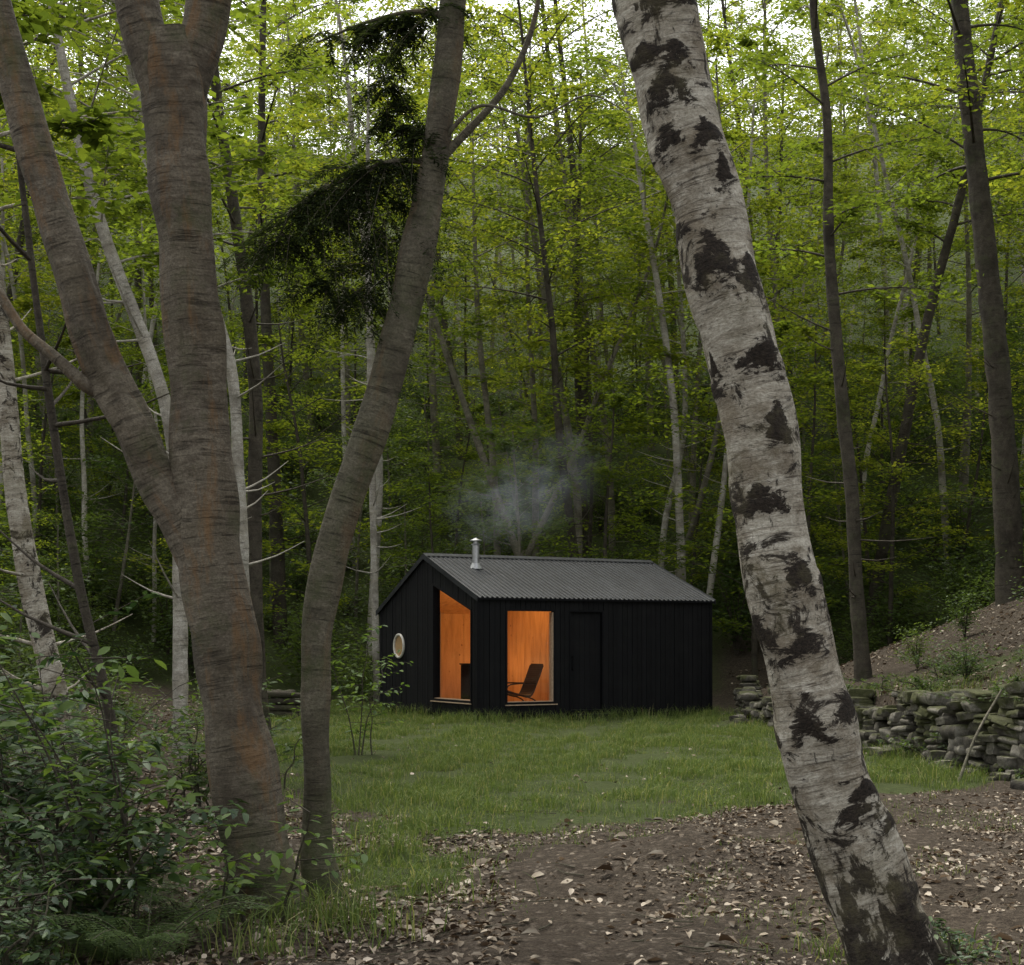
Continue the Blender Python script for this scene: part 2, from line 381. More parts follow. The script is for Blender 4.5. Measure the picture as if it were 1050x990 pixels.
V1, F1 = blades(x, y, hh, rg.uniform(.004, .009, len(x)), rg, bend=.9)
tx, ty, th_ = [], [], []
for (cx, cy, rr_, nn, h0) in [(-.95,8.1,.16,160,.30),(-.72,7.7,.14,80,.25),(-1.28,8.3,.2,120,.2),(-.5,9.3,.2,100,.15),(-.6,10.2,.25,150,.13),(-2.1,7.6,.25,160,.25),
                             (.3,11.8,.3,120,.1),(2.05,7.2,.15,80,.14),(1.55,7.3,.1,50,.12),(5.0,17,.4,200,.2),(4.9,22,.4,300,.2),(-1.2,7.4,.12,90,.26),
                             (-.6,28.1,.5,500,.26),(1.0,28.9,.5,500,.24),(2.2,29.6,.5,400,.26),(3.6,30.4,.5,500,.26),(-2,30.6,.5,500,.28),(-2.9,32,.5,400,.3),
                             (-.7,12.2,.35,250,.18),(-.2,13.4,.4,250,.16),(-1.6,14.4,.4,250,.18),(5.1,19.5,.4,200,.2),(6.2,17.2,.5,300,.2),(6.0,20,.6,300,.2),(5.8,23,.6,300,.2)]:
    tx.append(rg.normal(cx, rr_, nn)); ty.append(rg.normal(cy, rr_, nn)); th_.append(h0*rg.uniform(.5, 1.3, nn))
tx, ty, th_ = map(np.concatenate, (tx, ty, th_))
kk = ~in_cabin(tx, ty, .0); tx, ty, th_ = tx[kk], ty[kk], th_[kk]
V2, F2 = blades(tx, ty, th_, np.full(len(tx), .007), rg, bend=1.1)
n = 16000
sx = rg.uniform(-3, 4.5, n); sy = rg.uniform(6.8, 14, n); kk = snoise(sx, sy, .5, 3, 30) > .2
sx, sy = sx[kk], sy[kk]
V3, F3 = blades(sx, sy, rg.uniform(.02, .06, len(sx)), np.full(len(sx), .005), rg, bend=1.0)
V = np.concatenate([V1, V2, V3]); F = np.concatenate([F1, F2+len(V1), F3+len(V1)+len(V2)])
obj('grass', mesh_from('grass', V, F, None, [M_GRASS], val=False))

# ------------------------------------------------------------------ leaf litter
g = Geo(); rg = np.random.default_rng(5)
def scatter_litter(n, x0, x1, y0, y1, size, prob):
    x = rg.uniform(x0, x1, n); y = rg.uniform(y0, y1, n)
    k = rg.uniform(0, 1, n) < prob(x, y); x, y = x[k], y[k]
    k = ~in_cabin(x, y, .05); x, y = x[k], y[k]
    c = np.stack([x, y, hgt(x, y)+rg.uniform(.004, .02, len(x))], -1)
    leaf8(g, c, size, rg, 0, .35, .6, None, -.02, .3, .35)
gr = lambda x, y: sstep(-.3, .3, sdf(x, y)+.5*snoise(x, y, .5, 3, 3))
scatter_litter(19000, -4.5, 0, 6, 14, .065, lambda x, y: gr(x, y)*np.clip(.6+.6*snoise(x, y, .4, 3, 2), .05, 1))
scatter_litter(28000, -1.2, 6, 6, 15, .033, lambda x, y: (gr(x, y)*.97+.03)*np.clip(.25+1.3*snoise(x, y, .5, 3, 12), .06, 1))
scatter_litter(12000, -1.2, 6, 6, 15, .058, lambda x, y: (gr(x, y)*.97+.03)*np.clip(.1+1.7*snoise(x, y, .7, 3, 12), .03, 1))
scatter_litter(260, -1.2, 5, 6.5, 13, .10, lambda x, y: gr(x, y))
scatter_litter(17000, 4.6, 14, 14, 40, .085, lambda x, y: sstep(.1, .3, x-xw(y))*np.clip(.6+.8*snoise(x,y,.9,2,8),.1,1))
scatter_litter(6000, -9, -3, 13, 34, .08, lambda x, y: gr(x, y))
scatter_litter(350, -4, 5, 11, 30, .07, lambda x, y: 1+0*x)
obj('leaf_litter', g.mesh('leaf_litter', [M_LITTER], False))
g = Geo()
for _ in range(130):
    x = rg.uniform(-3, 4.5); y = rg.uniform(6.8, 14); a = rg.uniform(0, 3.14); L = rg.uniform(.1, .5)
    P = []
    for t in (0, .35, .7, 1):
        px = x+math.cos(a)*L*t+rg.normal(0, .015); py = y+math.sin(a)*L*t+rg.normal(0, .015)
        P.append((px, py, float(hgt(px, py))+.012, .005*(1-.6*t)))
    tube(g, P, 8, 5)
obj('fallen_twigs', g.mesh('fallen_twigs', [M_BARKD]))

# ------------------------------------------------------------------ cabin
def mat_timber():
    m, nt, out = newmat('charred_timber')
    v = coords(nt, None, (1,1,.06)); gi = N(nt,'ShaderNodeNewGeometry')
    n = noise(nt, v, 70, 5, .7); n2 = noise(nt, coords(nt), 2.5, 4)
    c = ramp(nt, n, [(.3,(.003,.003,.003)),(.75,(.010,.010,.011))])
    c = mixc(nt, mth(nt,'MULTIPLY',gi.outputs['Random Per Island'],.5), c, (.010,.010,.011))
    c = mixc(nt, ramp(nt,n2,[(.5,(0,0,0)),(.75,(.5,.5,.5))]), c, (.014,.014,.013))
    principled(nt, out, c, .75, .14, n, .6, .006); return m
M_TIM = mat_timber()
M_BLK = simple('black_trim', (.006,.006,.007), .6, .1)
def mat_roof():
    m, nt, out = newmat('roof_metal')
    n = noise(nt, coords(nt,None,(1,.25,1)), 3, 7, .75); n2 = noise(nt, coords(nt), 14, 7, .78)
    c = ramp(nt, n, [(.35,(.012,.013,.015)),(.55,(.024,.026,.029)),(.7,(.042,.043,.046))])
    c = mixc(nt, ramp(nt,n2,[(.5,(0,0,0)),(.62,(.8,.8,.8))]), c, (.012,.011,.008))
    lf = noise(nt, coords(nt), 45, 3, .7)
    c = mixc(nt, ramp(nt,lf,[(.68,(0,0,0)),(.72,(.8,.8,.8))]), c, (.10,.085,.05))
    principled(nt, out, c, .55, .2, n2, .15, .003, .0); return m
M_ROOF = mat_roof()
def mat_ply():
    m, nt, out = newmat('plywood')
    n = noise(nt, coords(nt,None,(1,1,.15)), 9, 6, .6, .6)
    c = ramp(nt, n, [(.3,(.34,.20,.09)),(.55,(.50,.31,.15)),(.8,(.58,.38,.19))])
    kn = N(nt,'ShaderNodeTexVoronoi'); kn.inputs['Scale'].default_value = 4.5; nt.links.new(coords(nt), kn.inputs['Vector'])
    c = mixc(nt, ramp(nt, kn.outputs['Distance'], [(.07,(.8,.8,.8)),(.12,(0,0,0))]), c, (.14,.055,.02))
    principled(nt, out, c, .5, .3, n, .1, .002); return m
M_PLY = mat_ply()
def mat_glass():
    m, nt, out = newmat('window_glass')
    fr = N(nt,'ShaderNodeLayerWeight'); f = mth(nt,'ADD', mth(nt,'MULTIPLY', mth(nt,'POWER', fr.outputs['Facing'], 5.0), .9), .04)
    t = N(nt,'ShaderNodeBsdfTransparent'); gl = N(nt,'ShaderNodeBsdfGlossy'); gl.inputs['Roughness'].default_value = .01
    mx = N(nt,'ShaderNodeMixShader'); nt.links.new(f, mx.inputs[0]); nt.links.new(t.outputs[0], mx.inputs[1]); nt.links.new(gl.outputs[0], mx.inputs[2])
    nt.links.new(mx.outputs[0], out.inputs[0]); return m
M_GLASS = mat_glass()
M_STEEL = simple('flue_steel', (.36,.36,.36), .4, .5, .9)
M_SILL = simple('larch_sill', (.42,.31,.21), .5)
M_PALE = simple('pale_frame', (.55,.52,.46), .4)

cabin = obj('timber_cabin', None, None, (CO[0], CO[1], 0), (0, 0, CA))
Lx, Ly, EH, RH, BH, RT = 5.47, 4.56, 2.36, 3.24, 2.16, 2.28
def topz(t): return EH+(RH-EH)*t/RT if t <= RT else RH+(BH-RH)*(t-RT)/(Ly-RT)
Z0 = .10
gB = Geo(); gW = Geo()
rg = np.random.default_rng(2)
def put(g, s0, s1, d0, d1, l0, l1, h0, h1, ax):
    if ax == 'fy': f = lambda s, d, z: (s, d, z)
    elif ax == 'by': f = lambda s, d, z: (s, Ly-d, z)
    elif ax == 'gx': f = lambda s, d, z: (d, s, z)
    else: f = lambda s, d, z: (Lx-d, s, z)
    P = [f(s0,d0,l0), f(s1,d0,l1), f(s1,d1,l1), f(s0,d1,l0), f(s0,d0,h0), f(s1,d0,h1), f(s1,d1,h1), f(s0,d1,h0)]
    hexa(g, P)
def facade(L, axis_, topf, ops, bw=.115):
    cuts = sorted(set([0.0, L]+[o[0] for o in ops]+[o[1] for o in ops]))
    if axis_ in ('gx', 'rx'): cuts = sorted(set(cuts+[RT]))
    for a, b in zip(cuts[:-1], cuts[1:]):
        nb = max(1, round((b-a)/bw)); w = (b-a)/nb
        op = [o for o in ops if o[0]-1e-6 <= a and b <= o[1]+1e-6]
        for q in range(nb):
            s0 = a+q*w+.005; s1 = a+(q+1)*w-.005; dep = rg.uniform(.016, .03)
            spans = []
            if op:
                o = op[0]; zh = lambda s: o[3]+(o[4]-o[3])*(s-o[0])/(o[1]-o[0])
                if o[2] > Z0+.02: spans.append(((Z0, Z0), (o[2], o[2])))
                spans.append(((zh(s0), zh(s1)), (topf(s0), topf(s1))))
            else: spans.append(((Z0, Z0), (topf(s0), topf(s1))))
            for (l0, l1), (h0, h1) in spans:
                put(gB, s0, s1, -dep, 0.0, l0, l1, h0, h1, axis_)
        if op:
            o = op[0]
            if o[2] > Z0+.02: put(gW, a, b, .002, .14, Z0, Z0, o[2], o[2], axis_)
            put(gW, a, b, .002, .14, o[3], o[4], topf(a), topf(b), axis_)
        else: put(gW, a, b, .002, .14, Z0, Z0, topf(a), topf(b), axis_)
FW = (.59, 1.71, .31, 2.15, 2.15); FD = (2.02, 2.82, .14, 2.14, 2.14); GW = (.22, 1.92, .34, 2.15, 2.70)
facade(Lx, 'fy', lambda s: EH-.01, [FW, FD])
facade(Ly, 'gx', lambda s: topz(s)-.01, [GW])
facade(Lx, 'by', lambda s: BH-.01, [])
facade(Ly, 'rx', lambda s: topz(s)-.01, [])
obj('cladding_boards', gB.mesh('cladding_boards', [M_TIM]), cabin)
obj('walls', gW.mesh('walls', [M_BLK]), cabin)
g = Geo()
box(g, -.036, .03, -.040, -.032, Z0, EH-.02); box(g, -.042, -.034, -.040, .05, Z0, EH-.02)
box(g, Lx-.03, Lx+.032, -.040, -.032, Z0, EH-.02)
box(g, .03, Lx-.03, .03, .12, -.2, Z0-.004); box(g, .03, .12, .125, Ly-.03, -.2, Z0-.004); box(g, .125, Lx-.03, Ly-.12, Ly-.03, -.2, Z0-.004)
obj('trim_and_plinth', g.mesh('trim', [M_BLK]), cabin)
g = Geo(); ov = .06
nrib = 52; xs = np.linspace(-ov, Lx+ov, nrib*8+1); wv = .013*np.clip(2.2*np.cos((xs+ov)/(Lx+2*ov)*2*math.pi*nrib)-.6, -1, 1)
def slope(y0, z0, y1, z1):
    n = len(xs); ys = np.linspace(0, 1, 5); top = []
    for t in ys:
        top.append(np.stack([xs, np.full(n, y0+(y1-y0)*t), z0+(z1-z0)*t+.055+wv], -1))
    V = np.concatenate(top); i = np.arange(4)[:, None]; j = np.arange(n-1)[None]
    g.add(V, np.stack([i*n+j, i*n+j+1, (i+1)*n+j+1, (i+1)*n+j], -1).reshape(-1, 4), 0, False)
    hexa(g, [(-ov+.01,y0,z0), (Lx+ov-.01,y0,z0), (Lx+ov-.01,y1,z1), (-ov+.01,y1,z1), (-ov+.01,y0,z0+.035), (Lx+ov-.01,y0,z0+.035), (Lx+ov-.01,y1,z1+.035), (-ov+.01,y1,z1+.035)], 1)
sl = (RH-EH)/RT; sb = (RH-BH)/(Ly-RT)
slope(-.10, EH-.10*sl, RT, RH); slope(Ly+.10, BH-.10*sb, RT+.001, RH)
hexa(g, [(-ov-.005,RT-.12,RH+.073-.12*sl),(Lx+ov+.005,RT-.12,RH+.073-.12*sl),(Lx+ov+.005,RT,RH+.085),(-ov-.005,RT,RH+.085),(-ov-.005,RT-.12,RH+.079-.12*sl),(Lx+ov+.005,RT-.12,RH+.079-.12*sl),(Lx+ov+.005,RT,RH+.093),(-ov-.005,RT,RH+.093)], 0)
for xx in (-ov-.012, Lx+ov):
    hexa(g, [(xx,-.10,EH-.10*sl-.03),(xx+.012,-.10,EH-.10*sl-.03),(xx+.012,RT,RH-.03),(xx,RT,RH-.03),(xx,-.10,EH-.10*sl+.078),(xx+.012,-.10,EH-.10*sl+.078),(xx+.012,RT,RH+.078),(xx,RT,RH+.078)], 0)
    hexa(g, [(xx,RT,RH-.03),(xx+.012,RT,RH-.03),(xx+.012,Ly+.1,BH-.1*sb-.03),(xx,Ly+.1,BH-.1*sb-.03),(xx,RT,RH+.078),(xx+.012,RT,RH+.078),(xx+.012,Ly+.1,BH-.1*sb+.078),(xx,Ly+.1,BH-.1*sb+.078)], 0)
obj('corrugated_roof', g.mesh('corrugated_roof', [M_ROOF, M_BLK]), cabin)
g = Geo(); fx, fy = .79, 1.6; fz = EH+sl*fy
tube(g, [(fx,fy,fz-.05,.075),(fx,fy,fz+.5,.075)], 6, 24); tube(g, [(fx,fy,fz+.02,.14),(fx,fy,fz+.10,.10),(fx,fy,fz+.14,.08)], 6, 24)
tube(g, [(fx,fy,fz+.50,.001),(fx,fy,fz+.505,.085),(fx,fy,fz+.53,.085),(fx,fy,fz+.535,.05)], 14, 24)
tube(g, [(fx,fy,fz+.53,.05),(fx,fy,fz+.60,.05)], 4, 16); tube(g, [(fx,fy,fz+.585,.115),(fx,fy,fz+.60,.115),(fx,fy,fz+.65,.01)], 10, 24)
obj('flue_pipe', g.mesh('flue', [M_STEEL]), cabin)
g = Geo(); a = .15
box(g, a, Lx-a, a, Ly-a, Z0, Z0+.06, 0)
def panels(L0, L1, fn, top, wdt=1.02):
    nb = max(1, round((L1-L0)/wdt)); w = (L1-L0)/nb
    for q in range(nb):
        s0 = L0+q*w+.004; s1 = L0+(q+1)*w-.004
        fn(s0, s1, top(s0), top(s1))
hexI = lambda P: hexa(g, P, 0)
panels(a, 3.0-a, lambda s0, s1, h0, h1: hexI([(s0,Ly-a-.02,.17),(s1,Ly-a-.02,.17),(s1,Ly-a,.17),(s0,Ly-a,.17),(s0,Ly-a-.02,h0),(s1,Ly-a-.02,h1),(s1,Ly-a,h1),(s0,Ly-a,h0)]), lambda s: BH-.01)
def cross(xp):
    fn = lambda s0, s1, h0, h1: hexI([(xp,s0,.17),(xp+.02,s0,.17),(xp+.02,s1,.17),(xp,s1,.17),(xp,s0,h0),(xp+.02,s0,h0),(xp+.02,s1,h1),(xp,s1,h1)])
    panels(a+.03, RT, fn, lambda s: topz(s)-.06); panels(RT, Ly-a-.03, fn, lambda s: topz(s)-.06)
cross(2.9)
hexI([(a,a,EH-.03),(2.89,a,EH-.03),(2.89,RT,RH-.05),(a,RT,RH-.05),(a,a,EH-.01),(2.89,a,EH-.01),(2.89,RT,RH-.03),(a,RT,RH-.03)])
hexI([(a,RT,RH-.05),(2.89,RT,RH-.05),(2.89,Ly-a,BH-.03),(a,Ly-a,BH-.03),(a,RT,RH-.03),(2.89,RT,RH-.03),(2.89,Ly-a,BH-.01),(a,Ly-a,BH-.01)])
box(g, .165, .585, .145, .16, .17, 2.3); box(g, 1.715, 2.01, .145, .16, .17, 2.3); box(g, .59, 1.71, .145, .16, 2.17, 2.3); box(g,.59,1.71,.145,.16,.17,.30)
box(g, .145, .16, 1.93, 4.38, .17, 2.14)
obj('plywood_lining', g.mesh('plywood_lining', [M_PLY]), cabin)
g = Geo()
def frame_rect(s0, s1, z0, z1a, z1b, ax, w=.035, d0=-.035, d1=.09):
    sl_ = (z1b-z1a)/(s1-s0); zt = lambda s: z1a+sl_*(s-s0)
    put(g, s0, s0+w, d0, d1, z0, z0, zt(s0), zt(s0+w), ax); put(g, s1-w, s1, d0, d1, z0, z0, zt(s1-w), zt(s1), ax)
    put(g, s0+w, s1-w, d0, d1, z0, z0, z0+w, z0+w, ax); put(g, s0+w, s1-w, d0, d1, zt(s0+w)-w, zt(s1-w)-w, zt(s0+w), zt(s1-w), ax)
frame_rect(*FW[:2], FW[2], FW[3], FW[4], 'fy'); frame_rect(*GW[:2], GW[2], GW[3], GW[4], 'gx')
frame_rect(*FD[:2], FD[2], FD[3], FD[4], 'fy', .03)
obj('window_frames', g.mesh('window_frames', [M_BLK]), cabin)
g = Geo()
put(g, FW[0]-.02, FW[1]+.02, -.07, -.037, .285, .285, .303, .303, 'fy'); put(g, GW[0]-.02, GW[1]+.02, -.07, -.037, .315, .315, .333, .333, 'gx')
put(g, FW[0]+.036, FW[1]-.036, .0, .13, .347, .347, .36, .36, 'fy'); put(g, GW[0]+.036, GW[1]-.036, .0, .13, .377, .377, .39, .39, 'gx')
put(g, FW[1]-.055, FW[1]-.037, .0, .13, .362,.362, 2.1,2.1,'fy')
obj('window_sills', g.mesh('window_sills', [M_SILL]), cabin)
g = Geo()
put(g, FW[0]+.03, FW[1]-.03, .04, .046, .34, .34, 2.12, 2.12, 'fy'); put(g, GW[0]+.03, GW[1]-.03, .04, .046, .37, .37, 2.125, 2.665, 'gx')
obj('window_glass', g.mesh('window_glass', [M_GLASS]), cabin)
g = Geo()
for q in range(6):
    w = .74/6; put(g, 2.05+q*w+.003, 2.05+(q+1)*w-.003, .045, .07, .17, .17, 2.11, 2.11, 'fy')
put(g, 2.05, 2.79, .071, .10, .17,.17,2.11,2.11,'fy')
put(g, 2.12, 2.14, -.005, .012, .95, .95, 1.25, 1.25, 'fy'); put(g, 2.12, 2.14, .012, .045, .97,.97,.99,.99,'fy'); put(g, 2.12, 2.14, .012, .045, 1.21,1.21,1.23,1.23,'fy')
put(g, 2.02, 2.82, -.35, -.04, -.02,-.02,.09,.09,'fy')
obj('door', g.mesh('door', [M_TIM]), cabin)
g = Geo(); cy_, cz_ = 3.5, 1.43
ths = np.linspace(0, 2*math.pi, 41)
tube(g, [(-.05, cy_+.24*math.cos(t), cz_+.24*math.sin(t), .026) for t in ths], 60, 10)
obj('round_window_frame', g.mesh('round_window_frame', [M_PALE]), cabin)
g = Geo(); R0 = np.array([(-.036, cy_+r*math.cos(t), cz_+r*math.sin(t)) for r in (.001, .235) for t in ths[:-1]])
g.add(R0, [(q, (q+1) % 40, 40+(q+1) % 40, 40+q) for q in range(40)])
m_, nt_, out_ = newmat('porthole_pane')
principled(nt_, out_, (.45,.29,.15), .12, .6)
obj('round_window_pane', g.mesh('round_window_pane', [m_]), cabin)
g = Geo(); box(g, .55, 1.0, 1.4, 1.8, .36, 1.05); box(g, .53, 1.02, 1.38, 1.82, 1.053, 1.08)
for qx in (.58, .94):
    for qy in (1.43, 1.74): box(g, qx, qx+.03, qy, qy+.03, .165, .358)
tube(g, [(fx,fy,1.08,.06),(fx,fy,fz-.02,.06)], 6, 20)
obj('wood_stove', g.mesh('wood_stove', [M_BLK]), cabin)
g = Geo(); cx, cyy = 1.35, 1.0
for off in (-.26, .26):
    b = lambda u, z, r=.014: (cx+u, cyy+off, z, r)
    tube(g, [b(-.42,.17), b(-.30,.17), b(.35,.17), b(.42,.20), b(.30,.36), b(-.30,.52), b(-.34,.56)], 40, 8)
    tube(g, [b(-.32,.54), b(-.05,.46), b(.22,.42), b(.38,.70), b(.52,1.04)], 40, 8)
    tube(g, [b(-.34,.17), b(-.30,.62), b(-.1,.68), b(.36,.68)], 30, 8)
Q = catmull([(-.34,.55,0,0),(-.05,.465,0,0),(.2,.42,0,0),(.30,.50,0,0),(.40,.74,0,0),(.53,1.06,0,0)], 30)
for q in range(0, 29):
    u0, z0, u1, z1 = Q[q,0], Q[q,1], Q[q+1,0], Q[q+1,1]; du = (u1-u0)*.38; dz = (z1-z0)*.38; um=(u0+u1)/2; zm=(z0+z1)/2
    hexa(g, [(cx+um-du,cyy-.25,zm-dz),(cx+um+du,cyy-.25,zm+dz),(cx+um+du,cyy+.25,zm+dz),(cx+um-du,cyy+.25,zm-dz),(cx+um-du,cyy-.25,zm-dz+.02),(cx+um+du,cyy-.25,zm+dz+.02),(cx+um+du,cyy+.25,zm+dz+.02),(cx+um-du,cyy+.25,zm-dz+.02)])
obj('lounge_chair', g.mesh('lounge_chair', [simple('chair_black_leather', (.03,.02,.015), .4)]), cabin)
def lamp(name, loc, e, size, col=(1,.48,.17)):
    l = bpy.data.lights.new(name, 'POINT'); l.energy = e; l.color = col; l.shadow_soft_size = size
    o = bpy.data.objects.new(name, l); COL.objects.link(o); o.location = loc; o.parent = cabin
lamp('ceiling_lamp', (1.7, 2.6, 2.3), 48, .15); lamp('floor_lamp', (2.3, 3.6, 1.0), 10, .1)

# ------------------------------------------------------------------ smoke
def mat_smoke():
    m, nt, out = newmat('chimney_smoke_vapour')
    tc = N(nt,'ShaderNodeTexCoord'); 
    n = N(nt,'ShaderNodeTexNoise'); n.inputs['Scale'].default_value = 1.3; n.inputs['Detail'].default_value = 4; n.inputs['Distortion'].default_value = 1.6
    nt.links.new(tc.outputs['Object'], n.inputs['Vector'])
    ln = N(nt,'ShaderNodeVectorMath', operation='LENGTH')
    mp = N(nt,'ShaderNodeMapping'); mp.inputs['Scale'].default_value = (1/2.1, 1/.7, 1/1.15); nt.links.new(tc.outputs['Object'], mp.inputs[0]); nt.links.new(mp.outputs[0], ln.inputs[0])
    fall = mth(nt,'SUBTRACT', 1.0, ln.outputs['Value'])
    sx_ = N(nt,'ShaderNodeSeparateXYZ'); nt.links.new(tc.outputs['Object'], sx_.inputs[0])
    gsrc = mth(nt,'SUBTRACT', 1.0, mth(nt,'MULTIPLY', sx_.outputs[0], .48))
    d = mth(nt,'MULTIPLY', mth(nt,'MAXIMUM', mth(nt,'SUBTRACT', n.outputs[0], .42), 0.0), mth(nt,'MAXIMUM', fall, 0.0))
    d = mth(nt,'MULTIPLY', d, mth(nt,'MAXIMUM', gsrc, 0.0))
    vs = N(nt,'ShaderNodeVolumeScatter'); vs.inputs['Color'].default_value = (.80,.90,1,1); vs.inputs['Anisotropy'].default_value = .2
    nt.links.new(mth(nt,'MULTIPLY', d, 1.9), vs.inputs['Density']); nt.links.new(vs.outputs[0], out.inputs['Volume']); return m
bm = bmesh.new(); bmesh.ops.create_icosphere(bm, subdivisions=3, radius=1)
for v in bm.verts: v.co = Vector((v.co.x*2.1, v.co.y*.7, v.co.z*1.15))
me = bpy.data.meshes.new('chimney_smoke'); bm.to_mesh(me); bm.free(); me.materials.append(mat_smoke())
obj('chimney_smoke', me, None, (.4, 30.5, 4.68), (0, -.5, 0))

# ------------------------------------------------------------------ stone wall
def stone(g, c, ex, ang, rg, n=5):
    u = np.linspace(-1, 1, n); Vs = []; Fs = []; off = 0
    ph = rg.uniform(0, 6.28, 6)
    for ax in range(3):
        for sg in (-1, 1):
            A, B = np.meshgrid(u, u, indexing='ij'); P = np.zeros((n, n, 3)); P[..., ax] = sg; P[..., (ax+1)%3] = A; P[..., (ax+2)%3] = B
            P = P.reshape(-1, 3)
            i = np.arange(n-1)[:, None]; j = np.arange(n-1)[None]
            q = np.stack([i*n+j, (i+1)*n+j, (i+1)*n+j+1, i*n+j+1], -1).reshape(-1, 4)
            if sg < 0: q = q[:, ::-1]
            Vs.append(P); Fs.append(q+off); off += n*n
    P = np.concatenate(Vs); L = (np.abs(P)**6).sum(1)**(1/6); P = P/L[:, None]
    P = P*(1+.09*np.sin(2.3*P[:, [1,2,0]]+ph[:3])+.05*np.sin(4.1*P[:, [2,0,1]]+ph[3:]))
    P = P*np.array(ex)/2
    t = rg.normal(0, .09); P = np.stack([P[:,0]*math.cos(t)-P[:,2]*math.sin(t), P[:,1], P[:,0]*math.sin(t)+P[:,2]*math.cos(t)], -1)
    ca, sa = math.cos(ang), math.sin(ang)
    P = np.stack([P[:,0]*ca-P[:,1]*sa, P[:,0]*sa+P[:,1]*ca, P[:,2]], -1)+np.array(c)
    g.add(P, np.concatenate(Fs), 0, True)
def mat_stone():
    m, nt, out = newmat('mossy_stone'); v = coords(nt); g_ = N(nt,'ShaderNodeNewGeometry')
    n = noise(nt, v, 10, 7, .78); n2 = noise(nt, v, 1.4, 7, .78)
    c = ramp(nt, g_.outputs['Random Per Island'], [(0,(.065,.058,.049)),(.5,(.12,.11,.093)),(1,(.21,.195,.168))])
    c = mixc(nt, .9, c, ramp(nt, n, [(.38,(.35,.34,.32)),(.62,(1.25,1.25,1.2))]), 'MULTIPLY')
    sp = N(nt,'ShaderNodeSeparateXYZ'); nt.links.new(g_.outputs['Normal'], sp.inputs[0])
    sz = N(nt,'ShaderNodeSeparateXYZ'); nt.links.new(v, sz.inputs[0])
    f = mth(nt,'ADD', mth(nt,'ADD', mth(nt,'MULTIPLY', sp.outputs[2], .08), mth(nt,'MULTIPLY', sz.outputs[2], .11)), n2)
    c = mixc(nt, ramp(nt, f, [(.54,(0,0,0)),(.63,(.92,.92,.92))]), c, ramp(nt, n, [(.3,(.028,.031,.012)),(.7,(.078,.082,.028))]))
    principled(nt, out, c, .9, .2, n, 1.0, .03); return m
g = Geo(); rg = np.random.default_rng(9)
Pw = catmull([(a_, b_, 0, 0) for a_, b_ in WALL], 400)[:, :2]
Lw = np.r_[0, np.cumsum(np.linalg.norm(np.diff(Pw, axis=0), axis=1))]
zc = -.05
while zc < .95:
    hc = rg.uniform(.09, .17); s = rg.uniform(0, .2)
    while s < Lw[-1]:
        w = rg.uniform(.12, .42); sm = s+w/2
        px = np.interp(sm, Lw, Pw[:,0]); py = np.interp(sm, Lw, Pw[:,1])
        q0 = np.array([np.interp(sm-.2, Lw, Pw[:,0]), np.interp(sm-.2, Lw, Pw[:,1])]); q1 = np.array([np.interp(sm+.2, Lw, Pw[:,0]), np.interp(sm+.2, Lw, Pw[:,1])])
        ang = math.atan2(*(q1-q0)[::-1])+rg.normal(0,.14); topw = (.48+.26*float(sstep(28,18,py)))*float(1-sstep(31,35,py))+.28*float(snoise(np.array(px),np.array(py),.7,2,4))
        dz = .04*math.sin(px*2.1+py*1.3)+.03*math.sin(py*3.7)
        if zc < topw and rg.uniform() > .07:
            if rg.uniform() < .35 and hc > .12:
                for hz in (.25, .75): stone(g, (px+rg.normal(0,.05)+.08*zc, py+rg.normal(0,.02), zc+hc*hz+dz), (w*.98, rg.uniform(.25,.4), hc*.5), ang, rg)
            else: stone(g, (px+rg.normal(0,.06)+.08*zc, py+rg.normal(0,.02), zc+hc/2+rg.normal(0,.02)+dz), (w*.98, rg.uniform(.25,.42), hc*rg.uniform(.75,1.2)), ang, rg)
        s += w
    zc += hc*.93
for _ in range(90):
    s = rg.uniform(2, Lw[-1]-2); px = np.interp(s, Lw, Pw[:,0])+rg.uniform(-.6,.9); py = np.interp(s, Lw, Pw[:,1])
    e = rg.uniform(.08,.28); stone(g, (px, py, float(hgt(px,py))+e*.15), (e, e*.8, e*.5), rg.uniform(0,3), rg)
obj('dry_stone_wall', g.mesh('dry_stone_wall', [mat_stone()]))

g = Geo()
for r_ in range(3):
    for q in range(5-r_):
        x0 = -5.1+q*.2+r_*.1; z0 = .12+r_*.17+float(hgt(-4.7,30)); dx = rg.normal(0,.03)
        tube(g, [(x0-.05,29.2,z0,.088),(x0+dx,29.9,z0,.092),(x0+dx,30.4,z0,.085)], 14, 12, rough=.15, seed=q)
for q in range(4):
    z0 = .08+q*.13+float(hgt(-4.7,30))
    tube(g, [(-5.6+q*.1,28.9+q*.05,z0,.06),(-4.6,28.95,z0+.02,.065),(-3.9-q*.06,29.0,z0,.055)], 14, 10, rough=.15, seed=q+9)
obj('log_pile', g.mesh('log_pile', [M_BARKD]))
g = Geo(); tube(g, [(4.75,15.9,.0,.018),(5.0,16.1,.5,.015),(5.35,16.3,1.0,.011)], 12, 6, rough=.2)
obj('leaning_stick', g.mesh('leaning_stick', [M_BARKB]))

